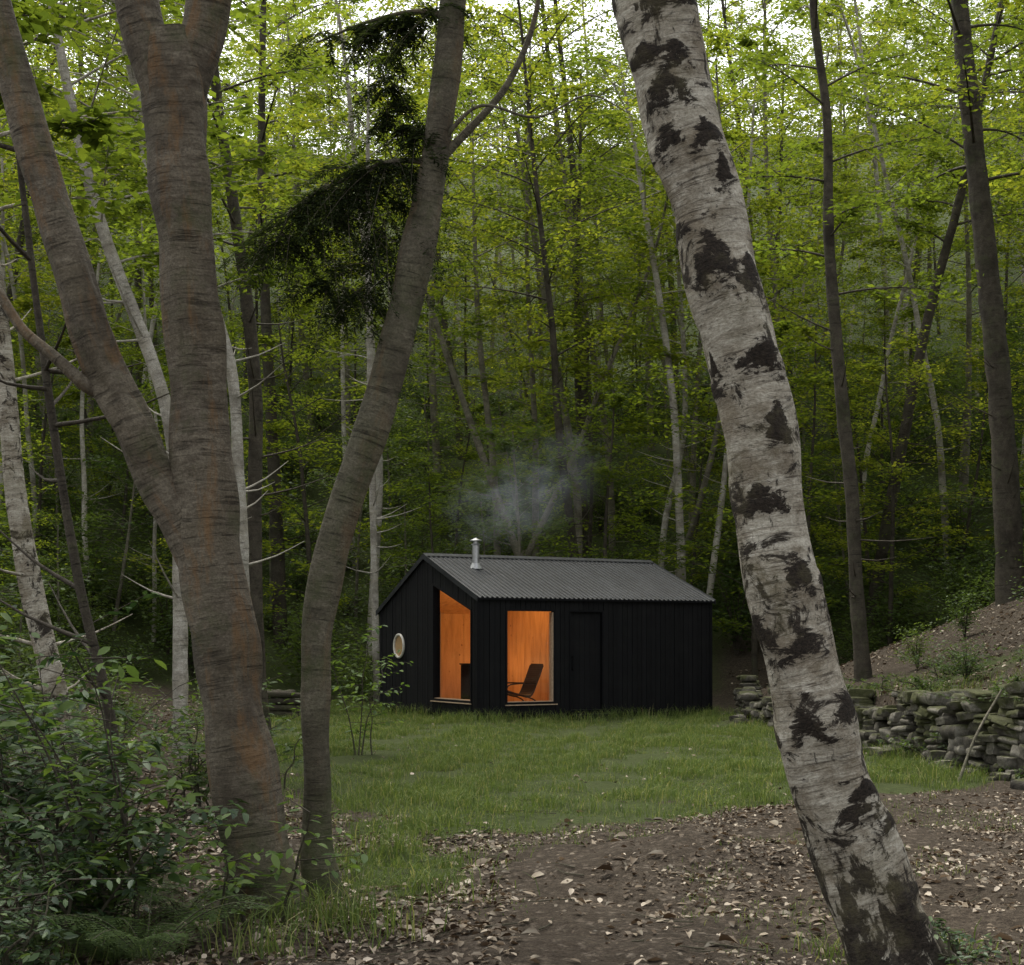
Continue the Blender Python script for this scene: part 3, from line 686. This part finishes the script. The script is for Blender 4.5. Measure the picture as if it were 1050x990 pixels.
# ------------------------------------------------------------------ foreground trees
def crown(g, tips, rg, n_sub=6, spread=1.6, lpc=55, leaf=.12, m=1, lm=0):
    for p in tips:
        for k_ in range(n_sub):
            a_ = rg.uniform(0, 6.283); L = spread*rg.uniform(.5, 1.2)
            e = np.array([math.cos(a_)*L, math.sin(a_)*L, rg.uniform(.0, .6)*L])
            P = [(*p, .02), *[(*(p+e*t+np.array([0,0,.15*math.sin(3*t)])), .018*(1-.7*t)) for t in (.5, 1)]]
            tube(g, P, 6, 5, lm)
            for t in (.35, .6, .8, 1.0):
                c = p+e*t; n_ = int(lpc*rg.uniform(.6, 1.3))
                leaf4(g, c+rg.normal(0, 1, (n_, 3))*np.array([.32,.32,.14]), leaf, rg, m)
def fg(parts, tips, spread=1.8, seed=1, n_sub=6, lpc=50):
    g = Geo(); rg = np.random.default_rng(seed)
    for p in parts:
        P = [tuple(q) for q in p['P']]
        tube(g, P, p.get('n', 60), p.get('s', 20), 0, p.get('rough', .10), p.get('seed', seed), p.get('scars'), p.get('flare'))
    crown(g, [np.array(t) for t in tips], rg, n_sub, spread, lpc)
    return g
Y1 = 8.77
g = fg([
 dict(P=[(-1.47,Y1,-.15,.25),(-1.475,Y1,.05,.225),(-1.52,Y1,.4,.2),(-1.576,Y1,.78,.19),(-1.66,Y1,1.29,.18),(-1.79,Y1,2.09,.19),(-1.845,Y1,3.01,.168),(-1.92,Y1,3.87,.168),(-1.965,Y1,4.5,.178),(-1.99,Y1,4.85,.19),(-2.02,Y1,5.1,.14)], n=220, s=56, rough=.17, flare=(.28,.22), seed=1),
 dict(P=[(-1.95,Y1,4.5,.13),(-2.05,Y1,4.8,.14),(-2.19,Y1,5.2,.13),(-2.5,Y1+.2,7,.11),(-2.8,Y1+.3,9,.07),(-3,Y1+.3,11,.03)], n=80, s=28, seed=2),
 dict(P=[(-1.98,Y1,4.5,.14),(-1.92,Y1,4.8,.14),(-1.79,Y1,5.2,.13),(-1.6,Y1-.2,7,.11),(-1.2,Y1-.3,9,.07),(-1,Y1-.3,11,.03)], n=80, s=28, seed=3),
 dict(P=[(-1.74,Y1,1.75,.10),(-1.83,Y1-.02,2.0,.125),(-1.93,Y1-.04,2.2,.122),(-2.06,Y1-.05,2.42,.118),(-2.2,Y1-.08,2.78,.116),(-2.38,Y1-.1,3.14,.115),(-2.52,Y1-.1,3.58,.11),(-2.69,Y1-.1,4.1,.108),(-2.865,Y1-.1,4.73,.104),(-3.0,Y1-.1,5.2,.1),(-3.4,Y1,7,.08),(-3.9,Y1,9,.04)], n=150, s=36, rough=.15, seed=4),
 dict(P=[(-2.36,Y1-.1,2.95,.03),(-2.45,Y1-.15,3.0,.04),(-2.61,Y1-.2,3.15,.034),(-2.81,Y1-.2,3.32,.03),(-3.0,Y1-.2,3.59,.028),(-3.5,Y1-.2,3.95,.02)], n=40, s=14, seed=5)],
 [(-2.8,9.2,9.6),(-3,9,11),(-1.2,8.5,9.8),(-1,8.4,10.8),(-3.8,8.8,9.2)], 1.4, 3, 5, 32)
obj('beech_tree', g.mesh('beech_tree', [M_BARK, M_CAN]))

def sprays(g, P, rg, m, cnt, L0=.5, drop=.5):
    Q = catmull([(*p, 0) for p in P], 60)[:, :3]
    for _ in range(cnt):
        c0 = Q[rg.integers(0, 60)]; a_ = rg.uniform(0, 6.283); L = L0*rg.uniform(.4, 1.3)
        o = np.array([math.cos(a_)*.8, math.sin(a_)*.5, -drop*rg.uniform(-.2, 1.4)])
        S = [c0+o*L*t+np.array([0,0,-.35*t*t*L]) for t in (0, .35, .7, 1)]
        tube(g, [(*s_, .0035*(1-.25*i_)) for i_, s_ in enumerate(S)], 8, 4, 0)
        Z = catmull([(*s_, 0) for s_ in S], 14)[:, :3]; ax = (S[3]-S[0])/np.linalg.norm(S[3]-S[0])
        side = np.cross(ax, np.array([rg.normal(0,.4), rg.normal(0,.4), 1.])); side /= np.linalg.norm(side)
        for i_ in range(1, 14):
            for sg in (-1, 1):
                tl = .17*L/.5*(1-.6*i_/14)*rg.uniform(.5, 1.3); d = side*sg+ax*.7+rg.normal(0,.12,3)+np.array([0,0,-.2]); d /= np.linalg.norm(d)
                n_ = 8; u = np.linspace(0, 1, n_)[:, None]; c = Z[i_]+d*tl*u
                nd = d*.6+np.cross(d, np.array([0,0,1.]))*np.where(np.arange(n_) % 2 == 0, 1, -1)[:, None]+rg.normal(0,.15,(n_,3))
                leaf4(g, c, .034, rg, m, .5, .28, nd)
Y2 = 9.0
g = fg([
 dict(P=[(-1.147,Y2,-.12,.13),(-1.15,Y2,.05,.11),(-1.176,Y2,.3,.09),(-1.176,Y2,.695,.083),(-1.19,Y2,1.28,.087),(-1.158,Y2,1.75,.098),(-1.03,Y2,2.28,.10),(-.823,Y2,2.87,.103),(-.664,Y2,3.46,.10),(-.56,Y2,3.93,.106),(-.50,Y2,4.25,.088),(-.453,Y2,4.52,.084),(-.38,Y2,5.1,.08),(-.35,Y2,5.4,.078),(-.2,Y2,7,.06),(.1,Y2,9,.03)], n=260, s=36, rough=.17, flare=(.3,.15), seed=11),
 dict(P=[(-.52,Y2,4.30,.05),(-.42,Y2,4.45,.034),(-.294,Y2,4.58,.026),(-.06,Y2,4.84,.021),(.088,Y2,5.13,.018),(.159,Y2,5.4,.015),(.3,Y2,6.5,.01)], n=50, s=12, seed=12),
 dict(P=[(-.47,Y2,4.42,.022),(-.735,Y2+.05,4.44,.014),(-1.03,Y2+.1,4.34,.012),(-1.32,Y2+.15,4.2,.009),(-1.45,Y2+.2,4.0,.005)], n=40, s=8, seed=13),
 dict(P=[(-.40,Y2,5.3,.022),(-.6,Y2+.05,5.35,.014),(-.9,Y2+.1,5.3,.010),(-1.2,Y2+.15,5.2,.006)], n=30, s=8, seed=14),
 dict(P=[(-.46,Y2,4.5,.02),(-.2,Y2-.1,4.72,.010),(.15,Y2-.2,4.62,.007),(.45,Y2-.2,4.75,.005),(.7,Y2-.3,4.6,.003)], n=40, s=8, seed=15)],
 [(-.2,9,8.2),(.1,9,9)], 1.3, 5, 5, 32)
rg = np.random.default_rng(77)
sprays(g, [(-.68,Y2+.05,4.46),(-1.0,Y2+.1,4.38),(-1.3,Y2+.15,4.22),(-1.45,Y2+.2,4.0)], rg, 2, 110, .48, .8)
sprays(g, [(-.75,Y2+.1,4.2),(-.9,Y2+.1,3.7),(-1.2,Y2+.15,3.75)], rg, 2, 45, .40, .9)
sprays(g, [(-.45,Y2,5.35),(-.8,Y2+.1,5.32),(-1.15,Y2+.1,5.25)], rg, 2, 45, .38, .6)
sprays(g, [(-.45,Y2,4.6),(-.75,Y2+.1,4.75),(-.7,Y2+.1,5.1)], rg, 2, 34, .34, .6)
obj('leaning_tree', g.mesh('leaning_tree', [M_BARKG, M_CAN, M_NEEDLE], False))

rg = np.random.default_rng(31)
scars = []
l = .1
while l < 7:
    for _ in range(rg.integers(1, 4)): scars.append((rg.uniform(0, 6.28), l+rg.normal(0, .06), rg.uniform(.3, 1.2), rg.uniform(.03, .11)))
    l += rg.uniform(.15, .35)
for l0, t0, w, h in [(.2,3.3,.6,.32),(.3,2.6,.5,.26),(.45,3.6,.4,.25),(.95,3.4,.9,.07),(1.4,2.7,.7,.10),(2.1,3.5,.6,.13),(2.45,2.7,1.1,.09),(2.8,3.5,.5,.14),(3.1,3.4,1.0,.08),(3.6,2.8,.8,.16),(4.15,3.5,.7,.08),(4.4,2.8,.9,.12)]:
    scars.append((t0, l0, w, h))
Y3 = 7.0
g = fg([dict(P=[(1.86,Y3,-.15,.27),(1.807,Y3,.01,.235),(1.66,Y3,.423,.2),(1.487,Y3,.88,.183),(1.386,Y3,1.338,.178),(1.263,Y3,1.795,.165),(1.195,Y3,2.25,.162),(1.13,Y3,2.71,.170),(1.0,Y3,3.168,.18),(.90,Y3,3.625,.168),(.764,Y3,4.08,.178),(.673,Y3,4.54,.175),(.5,Y3,6,.14),(.2,Y3,8,.08),(.1,Y3,10,.03)], n=640, s=96, rough=.19, scars=scars, flare=(.2,.2), seed=21)],
 [(.2,7,8.5),(.1,7,9.8)], 1.4, 8, 6, 30)
obj('birch_tree', g.mesh('birch_tree', [M_BIRCH, M_CAN]))

# ------------------------------------------------------------------ generic forest trees
def gen_tree(seed, H, r0, cs, spread, nl, lpc, leaf, bm_, lm_, lean=.03, trunk=None, mid=0):
    g = Geo(); rg = np.random.default_rng(seed)
    if trunk is None:
        P = []; ox = oy = 0; dx, dy = rg.normal(0, lean, 2)
        for t in np.linspace(0, 1, 9):
            P.append((ox, oy, H*t-.2, r0*(1-.85*t)+.01)); dx += rg.normal(0, lean*.6); dy += rg.normal(0, lean*.6); ox += dx*H/8; oy += dy*H/8
    else:
        P = trunk
    C = tube(g, P, 50, 9, bm_, .12, seed)
    for k_ in range(nl):
        t = cs+(1-cs)*(k_+.5)/nl; idx = min(49, int(t*49)); p = C[idx]
        az = k_*2.4+rg.normal(0, .4); q = (t-cs)/(1-cs)
        L = spread*(math.sin(math.pi*(.18+.72*q))**.8)*rg.uniform(.5, 1.3); el = rg.uniform(.15, .5)+.5*q
        d = np.array([math.cos(az), math.sin(az), 0])
        pts = [p+d*L*s_*math.cos(el*.7)+np.array([0,0,1])*L*(math.sin(el)*s_-.18*s_*s_) for s_ in (0, .33, .66, 1)]
        tube(g, [(*pp, .028*r0/.15*(1-.75*i_/3)) for i_, pp in enumerate(pts)], 6, 4, bm_)
        for s_ in (.4, .6, .8, 1.0):
            base = pts[3] if s_ > .9 else pts[min(3,int(s_*3))]*(1-(s_*3 % 1))+pts[min(3,int(s_*3)+1)]*(s_*3 % 1)
            for sg in (-1, 1):
                aa = az+sg*rg.uniform(.4, 1.1); l2 = L*.42*rg.uniform(.5, 1.2)*(1.15-.5*s_)
                e = np.array([math.cos(aa), math.sin(aa), rg.uniform(-.15, .3)])*l2
                tube(g, [(*base, .009), (*(base+e), .003)], 2, 3, bm_)
                n_ = int(lpc*rg.uniform(.3, 1.6)); u = rg.uniform(.2, 1.1, n_)[:, None]
                c = base+e*u+rg.normal(0, 1, (n_, 3))*np.array([.20,.20,.08])*(l2/.8+.4)
                leaf4(g, c, leaf, rg, lm_)
    for k_ in range(mid):
        p = C[int(rg.uniform(.1, cs)*49)]; az = rg.uniform(0, 6.28); L = rg.uniform(.5, 1.6)
        e = np.array([math.cos(az), math.sin(az), rg.uniform(-.1,.5)])*L
        tube(g, [(*p, .02), (*(p+e*.5), .012), (*(p+e+np.array([0,0,.1])), .004)], 5, 4, bm_)
    return g
FM = [M_BARKB, M_BARKD, M_BIRCHP, M_CAN, M_UND]
TM = [gen_tree(101, 17, .13, .38, 3.0, 26, 34, .165, 0, 3, .05, mid=6),
      gen_tree(102, 19, .16, .44, 3.3, 26, 36, .165, 1, 3, .04, mid=8),
      gen_tree(103, 15, .09, .36, 2.5, 24, 33, .16, 0, 3, .10, mid=6),
      gen_tree(104, 18, .11, .48, 2.7, 24, 33, .16, 2, 3, .09, mid=5),
      gen_tree(105, 20, .18, .42, 3.6, 28, 36, .17, 1, 3, .03, mid=8),
      gen_tree(106, 14, .07, .42, 2.2, 20, 28, .16, 2, 3, .13, mid=6)]
SM = [gen_tree(201, 5.5, .05, .12, 1.8, 18, 25, .125, 0, 4, .05),
      gen_tree(202, 4.2, .04, .10, 1.6, 16, 25, .115, 0, 4, .06),
      gen_tree(203, 8.5, .07, .18, 2.3, 24, 28, .14, 1, 3, .05)]
def gen_bush(seed, R0, H, nl, leaf, lm_):
    g = Geo(); rg = np.random.default_rng(seed)
    for _ in range(14):
        a_ = rg.uniform(0, 6.28); r_ = R0*rg.uniform(.2, .9); e = np.array([math.cos(a_)*r_, math.sin(a_)*r_, H*rg.uniform(.5, 1.0)])
        tube(g, [(0,0,-.1,.015), (*(e*np.array([.35,.35,.6])), .01), (*e, .004)], 6, 3, 1)
        for t in (.4, .6, .8, 1):
            c = e*np.array([t**1.3, t**1.3, t]); n_ = int(nl/56*rg.uniform(.5, 1.5))
            leaf4(g, c+rg.normal(0, 1, (n_, 3))*np.array([.24,.24,.14])*R0, leaf, rg, lm_)
    return g
BM = [gen_bush(301, 1.1, 1.3, 1200, .115, 4), gen_bush(302, 1.3, .9, 1200, .105, 4), gen_bush(303, .9, 1.7, 1100, .12, 4)]
TM, SM, BM = [[g_.pack() for g_ in L_] for L_ in (TM, SM, BM)]
rg = np.random.default_rng(55)
class Merge:
    def __init__(s): s.parts = []; s.n = 0
    def place(s, protos, pts, smin, smax, probs=None, tilt=.055):
        for (x_, y_) in pts:
            V, F, M, S, B, C = protos[rg.choice(len(protos), p=probs)]; s_ = rg.uniform(smin, smax)
            R_ = np.array(Euler((rg.normal(0,tilt), rg.normal(0,tilt*1.5), rg.uniform(0, 6.28))).to_matrix())
            W = (V*np.array([s_, s_, s_*rg.uniform(.9,1.15)]))@R_.T+np.array([x_, y_, float(hgt(x_, y_))])
            s.parts.append((W.astype(np.float32), (F+s.n).astype(np.int32), M, S, (B+rg.uniform(0,50)).astype(np.float32), np.full(len(V), rg.uniform(), np.float32))); s.n += len(V)
    def build(s, name):
        V, F, M, S, B, C = [np.concatenate([p[i] for p in s.parts]) for i in range(6)]
        obj(name, mesh_from(name, V, F, M, FM, S, {"bark_co": ('FLOAT_VECTOR', B), "scar": ('FLOAT', C)}, False))
def poisson(n, gen, dmin):
    out = []
    for _ in range(n*12):
        p = gen()
        if p is None: continue
        if all((p[0]-q[0])**2+(p[1]-q[1])**2 > dmin**2 for q in out): out.append(p)
        if len(out) >= n: break
    return out
forest = Merge(); under = Merge()
def gback():
    y_ = rg.uniform(40, 94); x_ = rg.uniform(-1, 1)*(.39*y_+4); return (x_, y_)
forest.place(TM, poisson(142, gback, 2.4), .8, 1.15, [.20,.09,.22,.20,.08,.21])
def gleft():
    y_ = rg.uniform(15, 40); x_ = rg.uniform(-17, -6.5); return (x_, y_) if x_ < -.26*y_-3.0 else None
forest.place(TM, poisson(14, gleft, 3.4), .8, 1.0, [.26,.12,.24,.16,.12,.10])
def gright():
    y_ = rg.uniform(22, 42); x_ = rg.uniform(9.5, 20); return (x_, y_) if x_ > .32*y_+1.5 else None
forest.place(TM, poisson(10, gright, 3.6), .8, 1.0, [.26,.22,.24,.02,.22,.04])
forest.build('forest_trees')
def gs():
    y_ = rg.uniform(38, 75); return (rg.uniform(-1, 1)*(.38*y_+3), y_)
under.place(SM, poisson(125, gs, 1.9), .7, 1.2, [.3,.25,.45])
def gs2():
    y_ = rg.uniform(18, 38); x_ = rg.uniform(-15, 17)
    if x_ < -.24*y_-1.8 or (x_ > .24*y_+4.0 and not (y_ > 28 and x_ < 9)): return (x_, y_)
under.place(SM, poisson(38, gs2, 1.9), .5, .95, [.4,.3,.3])
def gb():
    y_ = rg.uniform(36.5, 66); x_ = rg.uniform(-1, 1)*(.38*y_+3)
    return None if (y_ < 41 and 4.3 < x_ < 7.8) else (x_, y_)
under.place(BM, poisson(250, gb, 1.1), .7, 1.6)
def gb2():
    y_ = rg.uniform(13, 37); x_ = rg.uniform(-15, 17)
    if x_ < -.2*y_-1.2 or (x_ > .18*y_+4.6 and not (y_ > 28 and x_ < 9)): return (x_, y_)
under.place(BM, poisson(95, gb2, 1.1), .4, .9)
under.place(BM, [(-3.6,35.5),(-4.6,34.2),(-5.4,32),(-2.5,37),(-5.6,29),(-5.2,26.5),(6.8,25),(6.4,21),(3.6,37.8),(2.0,38),(8.2,27),(9.0,24)], .35, .7)
under.build('forest_undergrowth')

def named(name, seed, tr, r0, bark, cs=.5, spread=2.6, nl=20, lpc=26):
    obj(name, gen_tree(seed, 0, r0, cs, spread, nl, lpc, .15, 0, 1, trunk=tr, mid=12).mesh(name, [bark, M_CAN], False))
named('oak_tree', 401, [(10.05,30,2.2,.33),(10.0,30,3.4,.28),(9.8,30,6.6,.24),(9.4,30,10.5,.21),(9.0,30,14.4,.17),(8.8,30,19,.05)], .22, M_BARKD, cs=.5, spread=3.5)
named('slender_tree', 402, [(6.4,27,.3,.2),(6.35,27,1,.16),(6.23,27,2.55,.13),(6.15,27,4.2,.125),(6.0,27,5.6,.12),(5.74,27,8.7,.1),(5.7,27,11,.08),(5.45,27,13.1,.07),(5.5,27,17,.02)], .13, M_BARKD, cs=.45)
named('birch_tree', 403, [(4.8,42,1.5,.13),(4.75,42,4.2,.12),(4.5,42,8.6,.1),(3.6,42,14.6,.07),(3.0,42,18,.02)], .12, M_BIRCHP, cs=.6)
named('birch_tree', 404, [(-3.3,36.5,-.1,.1),(-3.34,36.5,1.95,.09),(-3.46,36.5,7.6,.08),(-3.53,36.5,12.3,.06),(-3.5,36.5,16,.02)], .1, M_BIRCHP, cs=.5)
named('slender_tree', 405, [(-4.0,24,-.2,.17),(-4.1,24,1.2,.13),(-4.15,24,3.5,.12),(-4.13,24,5.6,.11),(-4.5,24,8.7,.09),(-4.75,24,10.3,.08),(-5.2,24,15,.02)], .13, M_BARKD, cs=.5)
named('birch_tree', 406, [(-4.45,20,-.1,.11),(-4.45,20,2,.1),(-4.5,20,3.7,.09),(-4.7,20,4.9,.09),(-5.55,20,7.25,.08),(-6.1,20,9.7,.06),(-6.6,20,13,.02)], .11, M_BIRCHP, cs=.5)
named('birch_tree', 407, [(-3.9,22,-.1,.11),(-3.95,22,2,.1),(-4.03,22,3.94,.09),(-4.2,22,5.8,.085),(-5.5,22,9.55,.07),(-6.3,22,13,.02)], .11, M_BIRCHP, cs=.5)
named('birch_tree', 408, [(-4.15,14,-.1,.15),(-4.27,14,.96,.12),(-4.48,14,1.88,.11),(-4.64,14,2.79,.1),(-4.76,14,4.07,.095),(-5.0,14,6,.08),(-5.4,14,11,.02)], .12, M_BIRCH, cs=.5)
named('slender_tree', 409, [(-2.85,11,-.1,.05),(-2.95,11,.9,.04),(-3.2,11,2.0,.035),(-3.45,11,3.6,.03),(-3.8,11,6.5,.012)], .05, M_BARKD, cs=.8, nl=5, spread=1.0)
named('slender_tree', 410, [(2.0,46,2,.13),(2.0,46,6,.12),(1.2,46,11,.1),(.2,46,17,.07),(-.4,46,21,.02)], .12, M_BARKB, cs=.5)
named('slender_tree', 411, [(-.4,44,1.2,.12),(-.5,44,6,.10),(-1.0,44,11,.08),(-1.2,44,18,.02)], .12, M_BARKB, cs=.5)
named('slender_tree', 412, [(3.4,50,3,.13),(3.2,50,8,.11),(2.2,50,14,.09),(1.2,50,21,.02)], .12, M_BARKB, cs=.5)
named('slender_tree', 413, [(.9,43,.8,.13),(.5,43,3,.12),(-.9,43,7,.10),(-2.6,43,12,.07),(-3.6,43,16,.02)], .11, M_BARKB, cs=.55)
named('birch_tree', 414, [(4.4,45,1.8,.11),(4.6,45,5,.10),(5.2,45,8,.08),(5.0,45,13,.06),(4.6,45,17,.02)], .11, M_BIRCHP, cs=.55)

# ------------------------------------------------------------------ foreground shrubs, ferns
def shrub(name, base, stems, rg, leaf, mat, nleaf=26, wid=.42):
    g = Geo()
    for (dx, dy, h) in stems:
        b = np.array(base)+np.array([rg.normal(0,.12), rg.normal(0,.12), 0]); b[2] = float(hgt(b[0], b[1]))
        e = np.array([dx, dy, h]); P = [b+e*np.array([t**1.5, t**1.5, t-.12*t*t])+rg.normal(0,.02,3)*(t>0) for t in np.linspace(0,1,6)]
        tube(g, [(*p, .012*(1-.8*i_/5)) for i_, p in enumerate(P)], 16, 6, 0)
        Q = catmull([(*p, 0) for p in P], 24)[:, :3]
        for k_ in range(5, 24, 2):
            az = rg.uniform(0, 6.28); L = rg.uniform(.15, .5)*min(1, h)
            e2 = np.array([math.cos(az), math.sin(az), rg.uniform(-.1, .5)])*L
            tube(g, [(*Q[k_], .004), (*(Q[k_]+e2), .0015)], 4, 4, 0)
            n_ = int(nleaf*rg.uniform(.5, 1.2)); t = np.linspace(.15, 1.05, n_)[:, None]
            c = Q[k_]+e2*t+rg.normal(0, .012, (n_, 3))
            sd_ = np.where(np.arange(n_) % 2 == 0, 1, -1); per = np.array([-math.sin(az), math.cos(az), 0])
            d = e2/L*rg.uniform(.2, .9, n_)[:, None]+per*sd_[:, None]+rg.normal(0, .3, (n_, 3))+np.array([0,0,-.2])
            leaf8(g, c, leaf, rg, 1, .35, wid, d)
    obj(name, g.mesh(name, [M_BARKD, mat], False))
rg = np.random.default_rng(88)
def rs(n, r, h0, h1): return [(rg.normal(0, r), rg.normal(0, r), rg.uniform(h0, h1)) for _ in range(n)]
shrub('laurel_shrub', (-2.75, 8.6, 0), rs(12, .45, .9, 1.9), rg, .13, M_SHR, 13, wid=.34)
shrub('laurel_shrub', (-3.5, 10.2, 0), rs(10, .5, 1.0, 2.2), rg, .13, M_SHR, 13, wid=.34)
shrub('leafy_shrub', (-2.35, 7.9, 0), rs(10, .4, .5, 1.1), rg, .085, M_SHR, 13)
shrub('leafy_shrub', (-2.35, 6.9, 0), rs(9, .32, .3, .75), rg, .06, M_SHR, 14)
shrub('leafy_shrub', (-2.9, 9.6, 0), rs(12, .5, .5, 1.3), rg, .085, M_SHR, 14)
shrub('leafy_shrub', (-3.6, 12.5, 0), rs(12, .6, .6, 1.5), rg, .09, M_UND, 12)
shrub('leafy_shrub', (-2.9, 13.5, 0), rs(9, .5, .5, 1.1), rg, .09, M_UND, 12)
shrub('leafy_shrub', (-4.6, 17, 0), rs(10, .6, .6, 1.8), rg, .1, M_UND, 12)
shrub('hazel_sapling', (-2.15, 8.0, 0), [(-.2,-.2,1.75),(.3,-.1,1.1),(.2,.1,.9),(-.5,-.2,1.6),(.1,-.3,.5),(-.6,.1,1.9),(-.1,0,1.5)], rg, .12, M_LIGHTLEAF, 10)
shrub('hazel_sapling', (-1.35, 8.1, 0), [(.2,-.2,.75),(-.2,-.1,.6),(.05,-.3,.5)], rg, .10, M_LIGHTLEAF, 9)
shrub('hazel_sapling', (-1.95, 20, 0), [(.1,0,1.9),(-.4,.1,1.6),(.4,-.1,1.4),(0,.2,1.2)], rg, .11, M_LIGHTLEAF, 9)
shrub('hazel_sapling', (-2.5, 15.5, 0), [(.1,0,1.3),(-.4,.1,1.1),(.3,-.1,.8)], rg, .10, M_UND, 12)
for b_ in [(5.9,17.5),(5.5,20.5),(6.3,16.2),(5.4,24.5),(5.7,15.9),(7.0,19.0),(6.6,22.5),(5.25,18.3),(5.15,21.8)]: shrub('bank_shrub', (*b_, 0), rs(10, .45, .12, .45), rg, .055, M_UND, 14)
shrub('bank_shrub', (2.15, 6.9, 0), rs(5, .1, .1, .3), rg, .05, M_SHR, 8)
def fern(name, base, rg, nf=9, L0=.55):
    g = Geo(); b = np.array([base[0], base[1], float(hgt(*base))])
    for k_ in range(nf):
        az = k_*6.283/nf+rg.normal(0, .25); L = L0*rg.uniform(.7, 1.2); d = np.array([math.cos(az), math.sin(az), 0])
        P = [b+d*L*t+np.array([0,0,L*(1.25*t-.8*t*t)]) for t in np.linspace(0, 1, 5)]
        Q = catmull([(*p, .003) for p in P], 30); tube(g, [(*p, .003) for p in P], 12, 4, 0)
        per = np.array([-math.sin(az), math.cos(az), 0])
        for i_ in range(4, 30):
            w = L*.30*math.sin(math.pi*min(1, (i_-1)/29)**.75*.98+.05)
            for sg in (-1, 1):
                dd = per*sg+d*.35+np.array([0,0,-.15]); n_ = 7
                u = np.linspace(0, 1, n_)[:, None]; c = Q[i_, :3]+dd*w*u
                leaf4(g, np.repeat(c, 2, 0), .024, rg, 1, .15, .4, np.concatenate([(d*s2+dd*.5)[None] for s2 in (1, -1)]*n_)+rg.normal(0,.05,(2*n_,3)))
    obj(name, g.mesh(name, [M_BARKD, M_UND], False))
for b_ in [(-2.0,7.5),(-1.75,7.15),(-2.4,8.3),(-1.9,8.6),(-3.0,9.3),(-2.6,7.3)]: fern('fern', b_, rg, 8, rg.uniform(.4,.55))

# ------------------------------------------------------------------ sky, sun, camera
w = bpy.data.worlds.new('World'); scene.world = w; w.use_nodes = True; nt = w.node_tree; nt.nodes.clear()
sun_el, sun_az = math.radians(60), math.radians(-25)
sk = nt.nodes.new('ShaderNodeTexSky'); sk.sky_type = 'NISHITA'; sk.sun_disc = False; sk.sun_elevation = sun_el; sk.sun_rotation = sun_az
sk.dust_density = 3.0; sk.ozone_density = .6
hs = nt.nodes.new('ShaderNodeHueSaturation'); hs.inputs['Saturation'].default_value = .15; nt.links.new(sk.outputs[0], hs.inputs['Color'])
bg = nt.nodes.new('ShaderNodeBackground'); bg.inputs[1].default_value = .39; nt.links.new(hs.outputs[0], bg.inputs[0])
wo = nt.nodes.new('ShaderNodeOutputWorld'); nt.links.new(bg.outputs[0], wo.inputs[0])
sl_ = bpy.data.lights.new('sun', 'SUN'); sl_.energy = 3.4; sl_.angle = math.radians(30); sl_.color = (1, .95, .80)
so = bpy.data.objects.new('sun', sl_); COL.objects.link(so)
dv = Vector((math.sin(sun_az)*math.cos(sun_el), math.cos(sun_az)*math.cos(sun_el), math.sin(sun_el)))
so.rotation_euler = dv.to_track_quat('Z', 'Y').to_euler()
cam = bpy.data.cameras.new('camera'); cam.sensor_fit = 'HORIZONTAL'; cam.sensor_width = 36; cam.lens = 52.46; cam.shift_y = .155; cam.clip_end = 1000
co = bpy.data.objects.new('camera', cam); COL.objects.link(co); co.location = (0, 0, 1.53); co.rotation_euler = (math.radians(90), 0, 0)
scene.camera = co
scene.view_settings.view_transform = 'Standard'; scene.view_settings.look = 'None'; scene.view_settings.exposure = 0
